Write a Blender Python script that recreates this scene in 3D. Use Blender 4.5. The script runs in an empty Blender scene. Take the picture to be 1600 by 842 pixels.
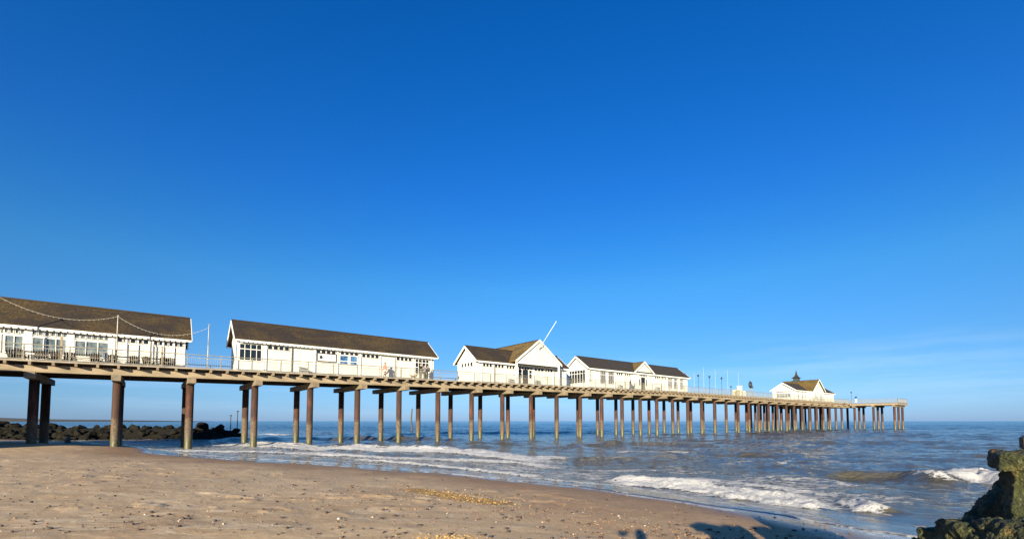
import bpy, bmesh, math, random
import numpy as np
from mathutils import Vector, Matrix
random.seed(7)
C = bpy.context.scene.collection
R = math.radians
scene = bpy.context.scene

# ------------------------------------------------------------------ frame of the place
F = 730.0                      # focal length in photo pixels
EYE = 2.3                      # lens height above the sea
HZ = 657.5
TH = R(38)                     # pier runs 38 deg anticlockwise of +X
U = Vector((math.cos(TH), math.sin(TH), 0)); V = Vector((-math.sin(TH), math.cos(TH), 0))
D0 = 47.5                      # distance camera - near row of piles
def P(u, v, z=0.0): return U*u + V*(D0+v) + Vector((0, 0, z))
def up(px, v=0.6): return (D0+v)*math.tan(math.atan((px-800)/F)+TH)     # pier coordinate of a bearing
def zp(px, y, v=0.6):
    u = up(px, v); d = u*U.y+(D0+v)*V.y
    return EYE+(HZ-y)*d/F
def ground_pt(px, y, z):       # point on the level z seen on a bearing and a dip
    Y = F*(EYE-z)/(y-HZ); return ((px-800)/F*Y, Y)
SUN_AZ, SUN_EL = R(13.0), R(12.8)
def zd(u):                     # deck level, rising gently seaward
    return 6.53+.0106*min(u, 72.0) if u < 72 else 7.293

# ------------------------------------------------------------------ helpers
def tag(o, label=None, cat=None, group=None, kind=None):
    if label: o['label'] = label
    if cat: o['category'] = cat
    if group: o['group'] = group
    if kind: o['kind'] = kind
    return o
def empty(name, loc=(0, 0, 0), rz=0.0, label=None, cat=None, group=None):
    o = bpy.data.objects.new(name, None); C.objects.link(o)
    o.location = loc; o.rotation_euler = (0, 0, rz); o.empty_display_size = .2
    return tag(o, label, cat, group)
class MB:
    def __init__(s): s.v = []; s.f = []; s.sm = False
    def add(s, vs, fs):
        n = len(s.v); s.v += [tuple(v) for v in vs]; s.f += [tuple(i+n for i in f) for f in fs]; return s
    def box(s, x0, x1, y0, y1, z0, z1):
        return s.add([(x0,y0,z0),(x1,y0,z0),(x1,y1,z0),(x0,y1,z0),(x0,y0,z1),(x1,y0,z1),(x1,y1,z1),(x0,y1,z1)],
                     [(0,3,2,1),(4,5,6,7),(0,1,5,4),(1,2,6,5),(2,3,7,6),(3,0,4,7)])
    def beam(s, a, b, w, h=None, upv=(0, 0, 1)):
        h = h or w; a = Vector(a); b = Vector(b); d = (b-a).normalized(); q = Vector(upv)
        if abs(d.dot(q)) > .98: q = Vector((1, 0, 0))
        x = d.cross(q).normalized()*w/2; y = x.cross(d).normalized()*h/2
        return s.add([a-x-y, a+x-y, a+x+y, a-x+y, b-x-y, b+x-y, b+x+y, b-x+y],
                     [(0,1,2,3),(7,6,5,4),(0,4,5,1),(1,5,6,2),(2,6,7,3),(3,7,4,0)])
    def prism(s, poly, y0, y1):        # poly in xz
        n = len(poly)
        vs = [(x, y0, z) for x, z in poly]+[(x, y1, z) for x, z in poly]
        fs = [tuple(range(n)), tuple(reversed(range(n, 2*n)))]
        fs += [((i+1) % n, i, n+i, n+(i+1) % n) for i in range(n)]
        return s.add(vs, fs)
    def tube(s, pts, rad, n=10, cap=True, el=(1, 1)):
        pts = [Vector(p) for p in pts]
        if not isinstance(rad, (list, tuple)): rad = [rad]*len(pts)
        vs, fs, ref = [], [], None
        for i, p in enumerate(pts):
            d = (pts[min(i+1, len(pts)-1)]-pts[max(i-1, 0)]).normalized()
            if ref is None: ref = Vector((1, 0, 0)) if abs(d.x) < .9 else Vector((0, 1, 0))
            x = (ref-d*ref.dot(d)).normalized(); y = d.cross(x); ref = x
            for k in range(n):
                a = 2*math.pi*k/n; vs.append(p+x*(math.cos(a)*rad[i]*el[0])+y*(math.sin(a)*rad[i]*el[1]))
        for i in range(len(pts)-1):
            for k in range(n):
                k2 = (k+1) % n; fs.append((i*n+k, i*n+k2, (i+1)*n+k2, (i+1)*n+k))
        if cap: fs += [tuple(reversed(range(n))), tuple(range((len(pts)-1)*n, len(pts)*n))]
        return s.add(vs, fs)
    def ball(s, c, r, n=12, m=8, sc=(1, 1, 1)):
        vs = [(c[0], c[1], c[2]-r*sc[2])]
        for i in range(1, m):
            t = math.pi*i/m-math.pi/2
            for k in range(n):
                a = 2*math.pi*k/n
                vs.append((c[0]+r*sc[0]*math.cos(t)*math.cos(a), c[1]+r*sc[1]*math.cos(t)*math.sin(a), c[2]+r*sc[2]*math.sin(t)))
        vs.append((c[0], c[1], c[2]+r*sc[2])); L = len(vs)-1; fs = []
        for k in range(n):
            k2 = (k+1) % n; fs.append((0, 1+k2, 1+k)); fs.append((L, 1+(m-2)*n+k, 1+(m-2)*n+k2))
            for i in range(m-2): fs.append((1+i*n+k, 1+i*n+k2, 1+(i+1)*n+k2, 1+(i+1)*n+k))
        return s.add(vs, fs)
    def mesh(s, name):
        me = bpy.data.meshes.new(name); me.from_pydata(s.v, [], s.f); me.update(); return me
    def build(s, name, m, parent=None, loc=None, rz=None, smooth=False):
        me = s.mesh(name); me.materials.append(m)
        if smooth: me.polygons.foreach_set('use_smooth', [True]*len(me.polygons))
        o = bpy.data.objects.new(name, me); C.objects.link(o)
        if parent: o.parent = parent
        if loc is not None: o.location = loc
        if rz is not None: o.rotation_euler = (0, 0, rz)
        return o
def kids(o): return list(o.children)
def copy_tree(o, parent=None):
    c = o.copy(); C.objects.link(c); c.parent = parent
    for ch in kids(o): copy_tree(ch, c)
    return c

# ------------------------------------------------------------------ numpy noise
def _h(ix, iy, seed):
    n = (ix.astype(np.int64)*374761393+iy.astype(np.int64)*668265263+seed*974711) & 0x7fffffff
    n = ((n ^ (n >> 13))*1274126177) & 0x7fffffff
    n = (n ^ (n >> 16))
    return (n & 0xffff)/65535.0
def vn(x, y, seed=0):
    ix, iy = np.floor(x), np.floor(y); fx, fy = x-ix, y-iy
    fx = fx*fx*fx*(fx*(fx*6-15)+10); fy = fy*fy*fy*(fy*(fy*6-15)+10)
    a, b, c, d = _h(ix, iy, seed), _h(ix+1, iy, seed), _h(ix, iy+1, seed), _h(ix+1, iy+1, seed)
    return (a+(b-a)*fx)+((c+(d-c)*fx)-(a+(b-a)*fx))*fy-.5
def fbm(x, y, o=4, seed=0):
    t = 0; a = 1.0
    for i in range(o): t = t+a*vn(x*2**i+17.3*i, y*2**i+5.1*i, seed+i); a *= .5
    return t
def poly_dist(x, y, poly):
    """distance to a polyline, signed (positive on its right-hand side), and the arc position 0..1 of the nearest point"""
    best = np.full(x.shape, 1e18); sg = np.ones(x.shape); arc = np.zeros(x.shape); n = len(poly)-1
    for i in range(n):
        ax, ay = poly[i]; bx, by = poly[i+1]; dx, dy = bx-ax, by-ay; L2 = dx*dx+dy*dy
        t = np.clip(((x-ax)*dx+(y-ay)*dy)/L2, 0, 1)
        ex, ey = x-(ax+t*dx), y-(ay+t*dy); d = ex*ex+ey*ey
        m = d < best; best = np.where(m, d, best); cr = dx*(y-ay)-dy*(x-ax)
        sg = np.where(m, np.where(cr < 0, 1.0, -1.0), sg); arc = np.where(m, (i+t)/n, arc)
    return np.sqrt(best)*sg, arc
def sstep(a, b, x):
    t = np.clip((x-a)/(b-a), 0, 1); return t*t*(3-2*t)

# ------------------------------------------------------------------ materials
class NT:
    def __init__(s, name):
        s.m = bpy.data.materials.new(name); s.m.use_nodes = True; s.t = s.m.node_tree; s.n = s.t.nodes; s.l = s.t.links
        s.b = s.n['Principled BSDF']
    def node(s, typ, **kw):
        o = s.n.new(typ)
        for k, v in kw.items():
            if k in o.inputs.keys() if hasattr(o, 'inputs') else False: o.inputs[k].default_value = v
            else: setattr(o, k, v)
        return o
    def link(s, a, b): s.l.new(a, b)
    def pos(s): return s.node('ShaderNodeNewGeometry').outputs['Position']
    def obj(s): return s.node('ShaderNodeTexCoord').outputs['Object']
    def scaled(s, vec, sc):
        m = s.node('ShaderNodeMapping'); m.inputs['Scale'].default_value = sc; s.link(vec, m.inputs['Vector']); return m.outputs[0]
    def noise(s, vec, scale, detail=4, rough=.6, dist=0):
        n = s.node('ShaderNodeTexNoise'); n.inputs['Scale'].default_value = scale; n.inputs['Detail'].default_value = detail
        n.inputs['Roughness'].default_value = rough; n.inputs['Distortion'].default_value = dist
        s.link(vec, n.inputs['Vector']); return n.outputs['Fac']
    def voro(s, vec, scale, feature='F1', rnd=1):
        n = s.node('ShaderNodeTexVoronoi'); n.feature = feature; n.inputs['Scale'].default_value = scale; n.inputs['Randomness'].default_value = rnd
        s.link(vec, n.inputs['Vector']); return n.outputs['Distance']
    def ramp(s, fac, stops, interp='LINEAR'):
        r = s.node('ShaderNodeValToRGB'); r.color_ramp.interpolation = interp; e = r.color_ramp.elements
        while len(e) < len(stops): e.new(.5)
        for i, (p, c) in enumerate(stops):
            e[i].position = p; e[i].color = (*c, 1) if not isinstance(c, (int, float)) else (c, c, c, 1)
        s.link(fac, r.inputs['Fac']); return r.outputs['Color']
    def mix(s, fac, a, b, mode='MIX'):
        m = s.node('ShaderNodeMix'); m.data_type = 'RGBA'; m.blend_type = mode
        for i, x in ((0, fac), (6, a), (7, b)):
            if isinstance(x, (int, float)): m.inputs[i].default_value = x if i == 0 else (x, x, x, 1)
            elif isinstance(x, tuple): m.inputs[i].default_value = (*x, 1)
            else: s.link(x, m.inputs[i])
        return m.outputs[2]
    def math(s, op, a, b=0.0, c=None, clamp=False):
        m = s.node('ShaderNodeMath'); m.operation = op; m.use_clamp = clamp
        for i, x in enumerate((a, b) if c is None else (a, b, c)):
            if isinstance(x, (int, float)): m.inputs[i].default_value = x
            else: s.link(x, m.inputs[i])
        return m.outputs[0]
    def mapr(s, x, a, b, c=0.0, d=1.0, smooth=True):
        m = s.node('ShaderNodeMapRange'); m.interpolation_type = 'SMOOTHSTEP' if smooth else 'LINEAR'
        s.link(x, m.inputs[0])
        for i, q in enumerate((a, b, c, d)): m.inputs[i+1].default_value = q
        return m.outputs[0]
    def attr(s, name): a = s.node('ShaderNodeAttribute'); a.attribute_name = name; return a.outputs['Fac']
    def z(s, vec): x = s.node('ShaderNodeSeparateXYZ'); s.link(vec, x.inputs[0]); return x.outputs
    def bump(s, h, strength, dist):
        b = s.node('ShaderNodeBump'); b.inputs['Strength'].default_value = strength; b.inputs['Distance'].default_value = dist
        s.link(h, b.inputs['Height']); s.link(b.outputs[0], s.b.inputs['Normal']); return b
    def color(s, c):
        if isinstance(c, tuple): s.b.inputs['Base Color'].default_value = (*c, 1)
        else: s.link(c, s.b.inputs['Base Color'])
    def rough(s, r):
        if isinstance(r, (int, float)): s.b.inputs['Roughness'].default_value = r
        else: s.link(r, s.b.inputs['Roughness'])
M = {}
def simple(name, a, b, scale=3.0, rough=.6, bump=0.0, bscale=40, stretch=(1, 1, 1), metal=0.0):
    t = NT(name); v = t.scaled(t.obj(), stretch)
    n = t.noise(v, scale, 6, .65)
    t.color(t.ramp(n, [(.3, a), (.7, b)])); t.rough(rough); t.b.inputs['Metallic'].default_value = metal
    if bump: t.bump(t.noise(v, bscale, 5), .8, bump)
    M[name] = t.m; return t.m

# white weatherboard with slight streaks and board joints
t = NT('white_boards'); o = t.obj(); s = t.z(o)
n = t.noise(t.scaled(o, (1.5, 1.5, .35)), 1.6, 6, .7)
col = t.ramp(n, [(.25, (.50, .48, .41)), (.62, (.70, .68, .61))])
fr = t.math('FRACT', t.math('MULTIPLY', s[2], 1/.16)); joint = t.math('GREATER_THAN', fr, .07)
col = t.mix(joint, (.27, .26, .22), col); t.color(col); t.rough(.55); t.bump(fr, .35, .012); M['white_boards'] = t.m
simple('white_paint', (.64, .62, .56), (.76, .745, .69), 2.0, .45)
simple('cream_paint', (.60, .52, .30), (.68, .60, .38), 2.0, .5)
# tiled roofs, brown with lichen
def roofmat(name, a, b, lich, amount):
    t = NT(name); o = t.obj(); s = t.z(o)
    n1 = t.noise(t.scaled(o, (.5, 1, 1)), 1.2, 8, .75, .3); n2 = t.noise(o, 7, 5, .7); n3 = t.noise(o, .35, 3, .6)
    c = t.ramp(n2, [(.3, a), (.7, b)])
    f = t.math('ADD', t.math('MULTIPLY', n1, .6), t.math('MULTIPLY', n3, .6))
    f = t.mapr(f, .62-amount*.25, .86-amount*.2, 0, 1)
    c = t.mix(t.math('MULTIPLY', f, t.mapr(n2, .36, .62, .1, 1)), c, lich); c = t.mix(t.mapr(t.noise(o, 2.4, 6, .75), .5, .68, 0, .6), c, (.012, .010, .006))
    br = t.node('ShaderNodeTexBrick'); br.inputs['Scale'].default_value = 1; br.inputs['Brick Width'].default_value = .32; br.inputs['Row Height'].default_value = .17
    br.inputs['Mortar Size'].default_value = .012
    cb = t.node('ShaderNodeCombineXYZ'); t.link(t.math('ADD', s[0], t.math('MULTIPLY', s[1], .7)), cb.inputs[0]); t.link(s[2], cb.inputs[1]); t.link(cb.outputs[0], br.inputs['Vector'])
    br.inputs['Color1'].default_value = (1, 1, 1, 1); br.inputs['Color2'].default_value = (.72, .72, .72, 1); br.inputs['Mortar'].default_value = (.35, .35, .35, 1)
    c = t.mix(.8, c, br.outputs['Color'], 'MULTIPLY')
    t.color(c); t.rough(.85); t.bump(t.math('SUBTRACT', 1.0, br.outputs['Fac']), .6, .03); M[name] = t.m
roofmat('moss_roof', (.014, .009, .005), (.040, .026, .015), (.105, .064, .011), .55)
roofmat('slate_roof', (.022, .017, .012), (.050, .038, .027), (.07, .055, .018), .0)
roofmat('lichen_roof', (.045, .030, .015), (.095, .062, .028), (.26, .165, .024), 1.0)
# glass
t = NT('window_glass'); t.color((.012, .016, .02)); t.rough(.06); t.b.inputs['IOR'].default_value = 1.5
t.bump(t.noise(t.obj(), 1.5, 2), .1, .02); M['window_glass'] = t.m
t = NT('pale_glass'); n = t.noise(t.scaled(t.obj(), (1, 1, .7)), 2.2, 3); t.color(t.ramp(n, [(.35, (.055, .075, .08)), (.65, (.19, .22, .225))])); t.rough(.12); M['pale_glass'] = t.m
t = NT('blue_poster'); n = t.noise(t.scaled(t.obj(), (1, 1, 2)), 3, 3); t.color(t.ramp(n, [(.4, (.01, .03, .10)), (.62, (.10, .25, .45))])); t.rough(.15); M['blue_poster'] = t.m
simple('grey_timber', (.20, .165, .12), (.40, .34, .25), 1.2, .8, .01, 30, (1, 1, 4))
simple('pale_timber', (.17, .13, .08), (.36, .285, .185), .9, .8, .012, 22, (.6, 3, 3))
simple('deck_timber', (.05, .04, .03), (.12, .095, .07), 2.0, .85, .01, 20, (.5, 4, 1))  # deck colour darkened to deepen the shade seen on its underside
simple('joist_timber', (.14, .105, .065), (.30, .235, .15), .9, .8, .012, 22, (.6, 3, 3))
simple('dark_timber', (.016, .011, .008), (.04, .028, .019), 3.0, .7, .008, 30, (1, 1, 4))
simple('brown_wood', (.014, .009, .006), (.04, .024, .015), 4.0, .6)
t = NT('cap_concrete'); p = t.pos(); n = t.noise(p, 1.3, 7, .7); n2 = t.noise(t.scaled(p, (3, 3, .5)), 2.0, 5, .7)
c = t.ramp(n, [(.3, (.115, .09, .058)), (.7, (.27, .22, .145))]); c = t.mix(t.mapr(n2, .52, .7, 0, .75), c, (.22, .11, .05)); t.color(c); t.rough(.85)
t.bump(t.noise(p, 25, 4), .6, .012); M['cap_concrete'] = t.m
# rusty steel piles; limpets and weed grow below the tide mark
t = NT('rusty_pile'); p = t.pos(); z = t.z(p)[2]
n = t.noise(p, 3.2, 7, .7); n2 = t.noise(t.scaled(p, (2.5, 2.5, .4)), 1.7, 6, .7); n3 = t.noise(p, 9, 5, .75)
rust = t.ramp(n2, [(.32, (.014, .008, .006)), (.5, (.044, .018, .010)), (.66, (.14, .040, .014)), (.78, (.27, .08, .024))])
rust = t.mix(t.mapr(n, .55, .75, 0, .8), rust, (.045, .028, .022))
shell = t.ramp(n3, [(.34, (.020, .014, .009)), (.48, (.072, .052, .034)), (.62, (.18, .14, .095)), (.74, (.42, .35, .25))])
shell = t.mix(t.mapr(n2, .5, .72, 0, .85), shell, (.24, .10, .028))
weed = t.ramp(n3, [(.3, (.030, .026, .010)), (.6, (.10, .09, .035)), (.8, (.30, .26, .17))])
zz = t.math('ADD', z, t.math('MULTIPLY', t.math('SUBTRACT', n, .5), 1.5))
oi = t.node('ShaderNodeObjectInfo').outputs['Random']; rust = t.mix(t.math('MULTIPLY', oi, .75), rust, (.045, .024, .016)); shell = t.mix(t.math('MULTIPLY', t.math('FRACT', t.math('MULTIPLY', oi, 7.3)), .5), shell, (.10, .065, .035))
zz = t.math('ADD', zz, t.math('MULTIPLY', t.math('SUBTRACT', t.math('FRACT', t.math('MULTIPLY', oi, 3.7)), .5), .5))
c = t.mix(t.mapr(zz, 2.1, 2.6), shell, rust); c = t.mix(t.mapr(zz, .55, 1.15), weed, c)
t.color(c); t.rough(t.mapr(zz, .1, 1.6, .35, .85)); t.bump(n3, .8, .03); M['rusty_pile'] = t.m
simple('galvanised', (.24, .225, .175), (.38, .36, .29), 5, .5, metal=.2)
simple('rail_metal', (.15, .135, .10), (.26, .24, .18), 5, .6)
simple('pole_paint', (.34, .31, .24), (.48, .45, .37), 3, .5)
simple('black_iron', (.012, .013, .014), (.03, .032, .033), 4, .5)
simple('grey_panel', (.23, .23, .215), (.33, .33, .31), 3, .6)
simple('verdigris', (.022, .028, .027), (.06, .075, .07), 5, .55)
simple('bulb_glass', (.25, .23, .18), (.4, .38, .32), 5, .3)
# rock armour
t = NT('breakwater_rock'); p = t.pos(); n = t.noise(p, .9, 8, .7); z = t.z(p)[2]
c = t.ramp(n, [(.3, (.003, .0026, .002)), (.7, (.017, .013, .009))]); c = t.mix(t.mapr(t.math('ADD', z, t.math('MULTIPLY', n, 1.2)), 1.9, 2.9), (.012, .011, .007), c)
t.color(c); t.rough(.9); t.b.inputs['Specular IOR Level'].default_value = .15; t.bump(t.noise(p, 3, 8, .7), .9, .15); M['breakwater_rock'] = t.m
# weed-covered groyne
t = NT('weedy_timber'); p = t.pos(); n = t.noise(p, 6, 8, .75, .4); n2 = t.noise(p, 38, 5, .75); n3 = t.noise(t.scaled(p, (5, 5, 1.0)), 3, 5, .7); vz = t.voro(p, 55); z = t.z(p)[2]
c = t.ramp(n, [(.30, (.008, .010, .003)), (.46, (.030, .038, .008)), (.60, (.085, .085, .018)), (.74, (.19, .165, .055))])
c = t.mix(t.mapr(n2, .55, .72, 0, .75), c, (.26, .24, .13)); c = t.mix(t.mapr(n2, .28, .42, .8, 0), c, (.012, .014, .006))
orange = t.math('MULTIPLY', t.mapr(n3, .55, .68), t.mapr(z, 1.45, 1.75)); c = t.mix(t.math('MULTIPLY', orange, .8), c, (.30, .13, .03))
t.color(c); t.rough(.7); h = t.math('ADD', t.math('MULTIPLY', n2, 1.0), t.math('MULTIPLY', vz, .6)); t.bump(h, 1.0, .035); M['weedy_timber'] = t.m
simple('wet_timber', (.035, .030, .02), (.10, .085, .055), 3, .55, .015, 20, (1, 1, 5))
# ---- cloth, skin
for nm, c in dict(skin=(.50, .30, .21), coral_coat=(.62, .17, .13), navy_cloth=(.018, .022, .04), black_cloth=(.012, .012, .013), pale_trousers=(.50, .47, .40), denim=(.05, .075, .13),
                  grey_cloth=(.14, .14, .145), olive_cloth=(.06, .058, .03), dark_hair=(.02, .013, .009), grey_hair=(.22, .21, .19), shoe_leather=(.03, .022, .018), white_cloth=(.62, .6, .56), dog_fur=(.28, .19, .10)).items():
    simple(nm, tuple(x*.85 for x in c), tuple(min(1, x*1.1) for x in c), 14, .8)
# ---- beach sand
t = NT('beach_sand'); p = t.pos(); wet = t.attr('wet'); peb = t.attr('gravel')
streak = t.noise(t.scaled(p, (1.0, 2.6, 1)), 1.1, 9, .72, .6); fine = t.noise(p, 90, 4, .7); mid = t.noise(p, 7, 6, .7); big = t.noise(p, .18, 4, .55)
dry = t.ramp(streak, [(.36, (.47, .305, .152)), (.52, (.58, .40, .21)), (.60, (.70, .525, .31)), (.68, (.79, .63, .40))])
dry = t.mix(t.mapr(big, .35, .65, 0, .55), dry, (.66, .48, .27))
damp = t.ramp(mid, [(.3, (.34, .195, .088)), (.7, (.46, .28, .135))])
c = t.mix(wet, dry, damp)
gold = t.ramp(t.noise(p, 45, 3, .7), [(.35, (.20, .10, .028)), (.6, (.55, .33, .09)), (.72, (.70, .52, .25))])
c = t.mix(t.mapr(t.math('ADD', peb, t.math('MULTIPLY', t.math('SUBTRACT', mid, .5), 1.3)), .42, .62), c, gold)
c = t.mix(t.mapr(fine, .3, .7, .0, .25), c, t.mix(1.0, c, (.5, .45, .4), 'MULTIPLY'))
wet2 = t.attr('film')
c = t.mix(t.math('MULTIPLY', wet2, .5), c, (.09, .062, .042)); su = t.attr('suds'); se = t.math('SUBTRACT', 1.0, t.mapr(t.voro(p, 6.5, 'DISTANCE_TO_EDGE'), .02, .14)); se = t.mapr(t.math('MULTIPLY', t.math('ADD', se, t.math('MULTIPLY', mid, .9)), su), .35, .75)
c = t.mix(se, c, (.66, .64, .58)); t.color(c)
t.rough(t.mix(wet2, t.mix(wet, .9, .75), .12)); t.b.inputs['Specular IOR Level'].default_value = .35
h = t.math('ADD', t.math('MULTIPLY', mid, .6), t.math('MULTIPLY', fine, .25)); bb = t.bump(h, 1.0, .05)
t.link(t.mapr(wet2, 0, 1, .8, .06), bb.inputs['Strength']); M['beach_sand'] = t.m
# ---- sea
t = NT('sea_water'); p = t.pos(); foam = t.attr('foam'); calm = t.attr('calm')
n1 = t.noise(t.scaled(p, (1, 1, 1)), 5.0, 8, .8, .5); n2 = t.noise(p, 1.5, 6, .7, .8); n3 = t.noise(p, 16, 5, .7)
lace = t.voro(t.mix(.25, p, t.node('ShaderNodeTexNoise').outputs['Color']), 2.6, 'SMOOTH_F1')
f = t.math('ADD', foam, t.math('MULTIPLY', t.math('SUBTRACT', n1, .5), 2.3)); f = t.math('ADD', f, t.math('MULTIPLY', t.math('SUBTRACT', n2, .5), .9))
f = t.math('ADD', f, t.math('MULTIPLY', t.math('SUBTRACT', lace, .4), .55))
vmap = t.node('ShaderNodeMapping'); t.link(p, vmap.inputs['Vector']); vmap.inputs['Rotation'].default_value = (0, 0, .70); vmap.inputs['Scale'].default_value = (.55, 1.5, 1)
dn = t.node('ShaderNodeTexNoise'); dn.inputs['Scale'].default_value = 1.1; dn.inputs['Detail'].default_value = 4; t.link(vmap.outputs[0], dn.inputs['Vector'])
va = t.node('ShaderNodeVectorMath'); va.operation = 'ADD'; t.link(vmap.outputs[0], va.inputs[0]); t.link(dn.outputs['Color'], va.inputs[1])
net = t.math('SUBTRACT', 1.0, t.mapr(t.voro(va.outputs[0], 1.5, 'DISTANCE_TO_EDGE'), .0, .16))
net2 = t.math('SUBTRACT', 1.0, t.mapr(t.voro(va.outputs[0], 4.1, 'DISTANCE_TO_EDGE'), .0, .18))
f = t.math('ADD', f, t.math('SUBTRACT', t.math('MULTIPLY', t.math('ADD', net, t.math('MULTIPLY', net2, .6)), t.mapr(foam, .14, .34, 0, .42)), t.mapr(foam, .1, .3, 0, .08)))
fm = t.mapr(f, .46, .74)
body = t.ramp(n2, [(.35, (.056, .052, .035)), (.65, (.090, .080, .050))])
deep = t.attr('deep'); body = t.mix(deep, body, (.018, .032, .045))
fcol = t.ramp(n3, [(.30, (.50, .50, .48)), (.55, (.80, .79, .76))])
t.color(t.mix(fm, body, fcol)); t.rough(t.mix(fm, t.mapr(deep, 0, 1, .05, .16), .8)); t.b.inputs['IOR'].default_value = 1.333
wv = t.node('ShaderNodeTexNoise'); wv.inputs['Scale'].default_value = 1.3; wv.inputs['Detail'].default_value = 9; wv.inputs['Roughness'].default_value = .62; wv.inputs['Distortion'].default_value = .35
t.link(t.scaled(p, (.75, 1.25, 1)), wv.inputs['Vector'])
fine_ = t.noise(t.scaled(p, (.8, 1.3, 1)), 4.5, 5, .6, .3); wsum = t.math('ADD', wv.outputs['Fac'], t.math('MULTIPLY', fine_, .28))
hh = t.math('ADD', t.math('MULTIPLY', wsum, t.math('SUBTRACT', 1.0, calm)), t.math('MULTIPLY', t.math('MULTIPLY', fm, t.math('ADD', n1, n3)), .55))
bb = t.bump(hh, 1.0, .26); M['sea_water'] = t.m
simple('far_coast_earth', (.05, .055, .04), (.09, .085, .06), .02, .9)
simple('brick_wall', (.20, .13, .09), (.32, .22, .16), 2, .85)

# ------------------------------------------------------------------ beach and sea surfaces
SHORE = [(-260, 190), (-100, 78), (-60, 56), (-42, 47), (-33.5, 41.5), (-29, 37.5), (-24.9, 32.4), (-14.1, 25.7), (-9.9, 24.1), (-5.9, 21.6), (-2.7, 19.95), (0, 17.7), (2.2, 16), (3.9, 14.3), (5.2, 12.6),
         (6.3, 11.5), (7.0, 10.2), (7.5, 9.4), (7.9, 8.7), (8.6, 7.2), (10.5, 4.0), (14, -2), (24, -16), (60, -60), (200, -200)]
def shore_sd(x, y):
    d, a = poly_dist(x, y, SHORE); return d+.35*fbm(x*.35, y*.35, 3, 5)
def ground_z(x, y, detail=True):
    sd = shore_sd(x, y)
    land = .08+.72*(1-np.exp(-np.maximum(sd, 0)/9.0))+.02*np.maximum(sd-16, 0)*(sd < 120)+2.08*(sd >= 120)
    sea = .08-.06*np.minimum(np.maximum(-sd, 0), 60)
    z = np.where(sd > 0, land, sea)
    z = z+.30*np.exp(-(((x+39)**2)/90+((y-33.5)**2)/14))
    if detail:
        k = sstep(.3, 4.0, sd)
        r = np.sqrt(x*x+y*y)
        z = z+k*(.030*fbm(x*.6, y*.6, 3, 11)+(r < 60)*(.012*fbm(x*2.2, y*2.8, 4, 21)+.030*sstep(.10, .5, fbm(x*1.5, y*2.6, 4, 22))*sstep(-.2, .3, fbm(x*.3, y*.3, 2, 31))))
        z = z+.02*fbm(x*.5, y*.5, 2, 71)
    return z, sd
def polar(name, angs, rs, zfun, mat_, keep=None):
    A, Rr = np.meshgrid(angs, rs); x = (np.sin(A)*Rr).ravel(); y = (np.cos(A)*Rr).ravel()
    z, attrs = zfun(x, y, Rr.ravel()); na, nr = len(angs), len(rs)
    i = np.arange(nr-1)[:, None]*na+np.arange(na-1)[None, :]; i = i.ravel()
    q = np.stack([i, i+1, i+na+1, i+na], 1)
    if keep is not None: q = q[keep(x[q].mean(1), y[q].mean(1))]
    used = np.zeros(len(x), bool); used[q.ravel()] = True; remap = np.cumsum(used)-1
    q = remap[q]; co = np.stack([x, y, z], 1)[used]
    me = bpy.data.meshes.new(name); me.vertices.add(len(co)); me.vertices.foreach_set('co', co.astype(np.float32).ravel())
    me.loops.add(q.size); me.loops.foreach_set('vertex_index', q.astype(np.int32).ravel())
    me.polygons.add(len(q)); me.polygons.foreach_set('loop_start', np.arange(0, q.size, 4, dtype=np.int32))
    me.polygons.foreach_set('use_smooth', np.ones(len(q), bool)); me.update(calc_edges=True); me.validate()
    for k, a in attrs.items():
        at = me.attributes.new(k, 'FLOAT', 'POINT'); at.data.foreach_set('value', a[used].astype(np.float32))
    me.materials.append(mat_); o = bpy.data.objects.new(name, me); C.objects.link(o); return o

GPATCH = [([ground_pt(652, 759, .5), ground_pt(690, 764, .5), ground_pt(730, 772, .5), ground_pt(775, 777, .5)], .45), ([ground_pt(670, 836, .6), ground_pt(700, 839, .6), ground_pt(735, 842, .6)], .22)]
def zg(x, y, r):
    z, sd = ground_z(x, y)
    wet = sstep(6.5, 1.0, sd+2.0*fbm(x*.3, y*.3, 3, 41)) if False else 1-sstep(1.0, 6.5, sd+2.5*fbm(x*.3, y*.3, 3, 41))
    film = 1-sstep(.15, 1.1, sd+.5*fbm(x*.9, y*.5, 3, 43))
    film = np.maximum(film, (1-sstep(.7, 2.6, sd+.6*fbm(x*.9, y*.5, 3, 44)))*sstep(4.0, 6.0, x))
    suds = np.exp(-((sd-.30)/.34)**2)*sstep(1.5, 4.5, x)*(.8+.9*fbm(x*.8, y*.8, 3, 47))
    g = np.zeros(x.shape)
    for pl, w in GPATCH:
        d, a = poly_dist(x, y, pl); g = np.maximum(g, np.exp(-(d/w)**2))
    return z, dict(wet=wet, film=film, gravel=g, suds=suds)
fine_a = np.radians(np.concatenate([np.arange(-180, -54, 2.0), np.arange(-54, 54, .13), np.arange(54, 180.1, 2.0)]))
rs = np.concatenate([[.02, .4, .8, 1.2, 1.6, 2, 2.4, 2.8, 3.2, 3.6, 4.0], np.exp(np.arange(math.log(4.2), math.log(62), .0085)), np.exp(np.linspace(math.log(63), math.log(30000), 40))])
beach = polar('beach', fine_a, rs, zg, M['beach_sand']); tag(beach, kind='structure')

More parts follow.
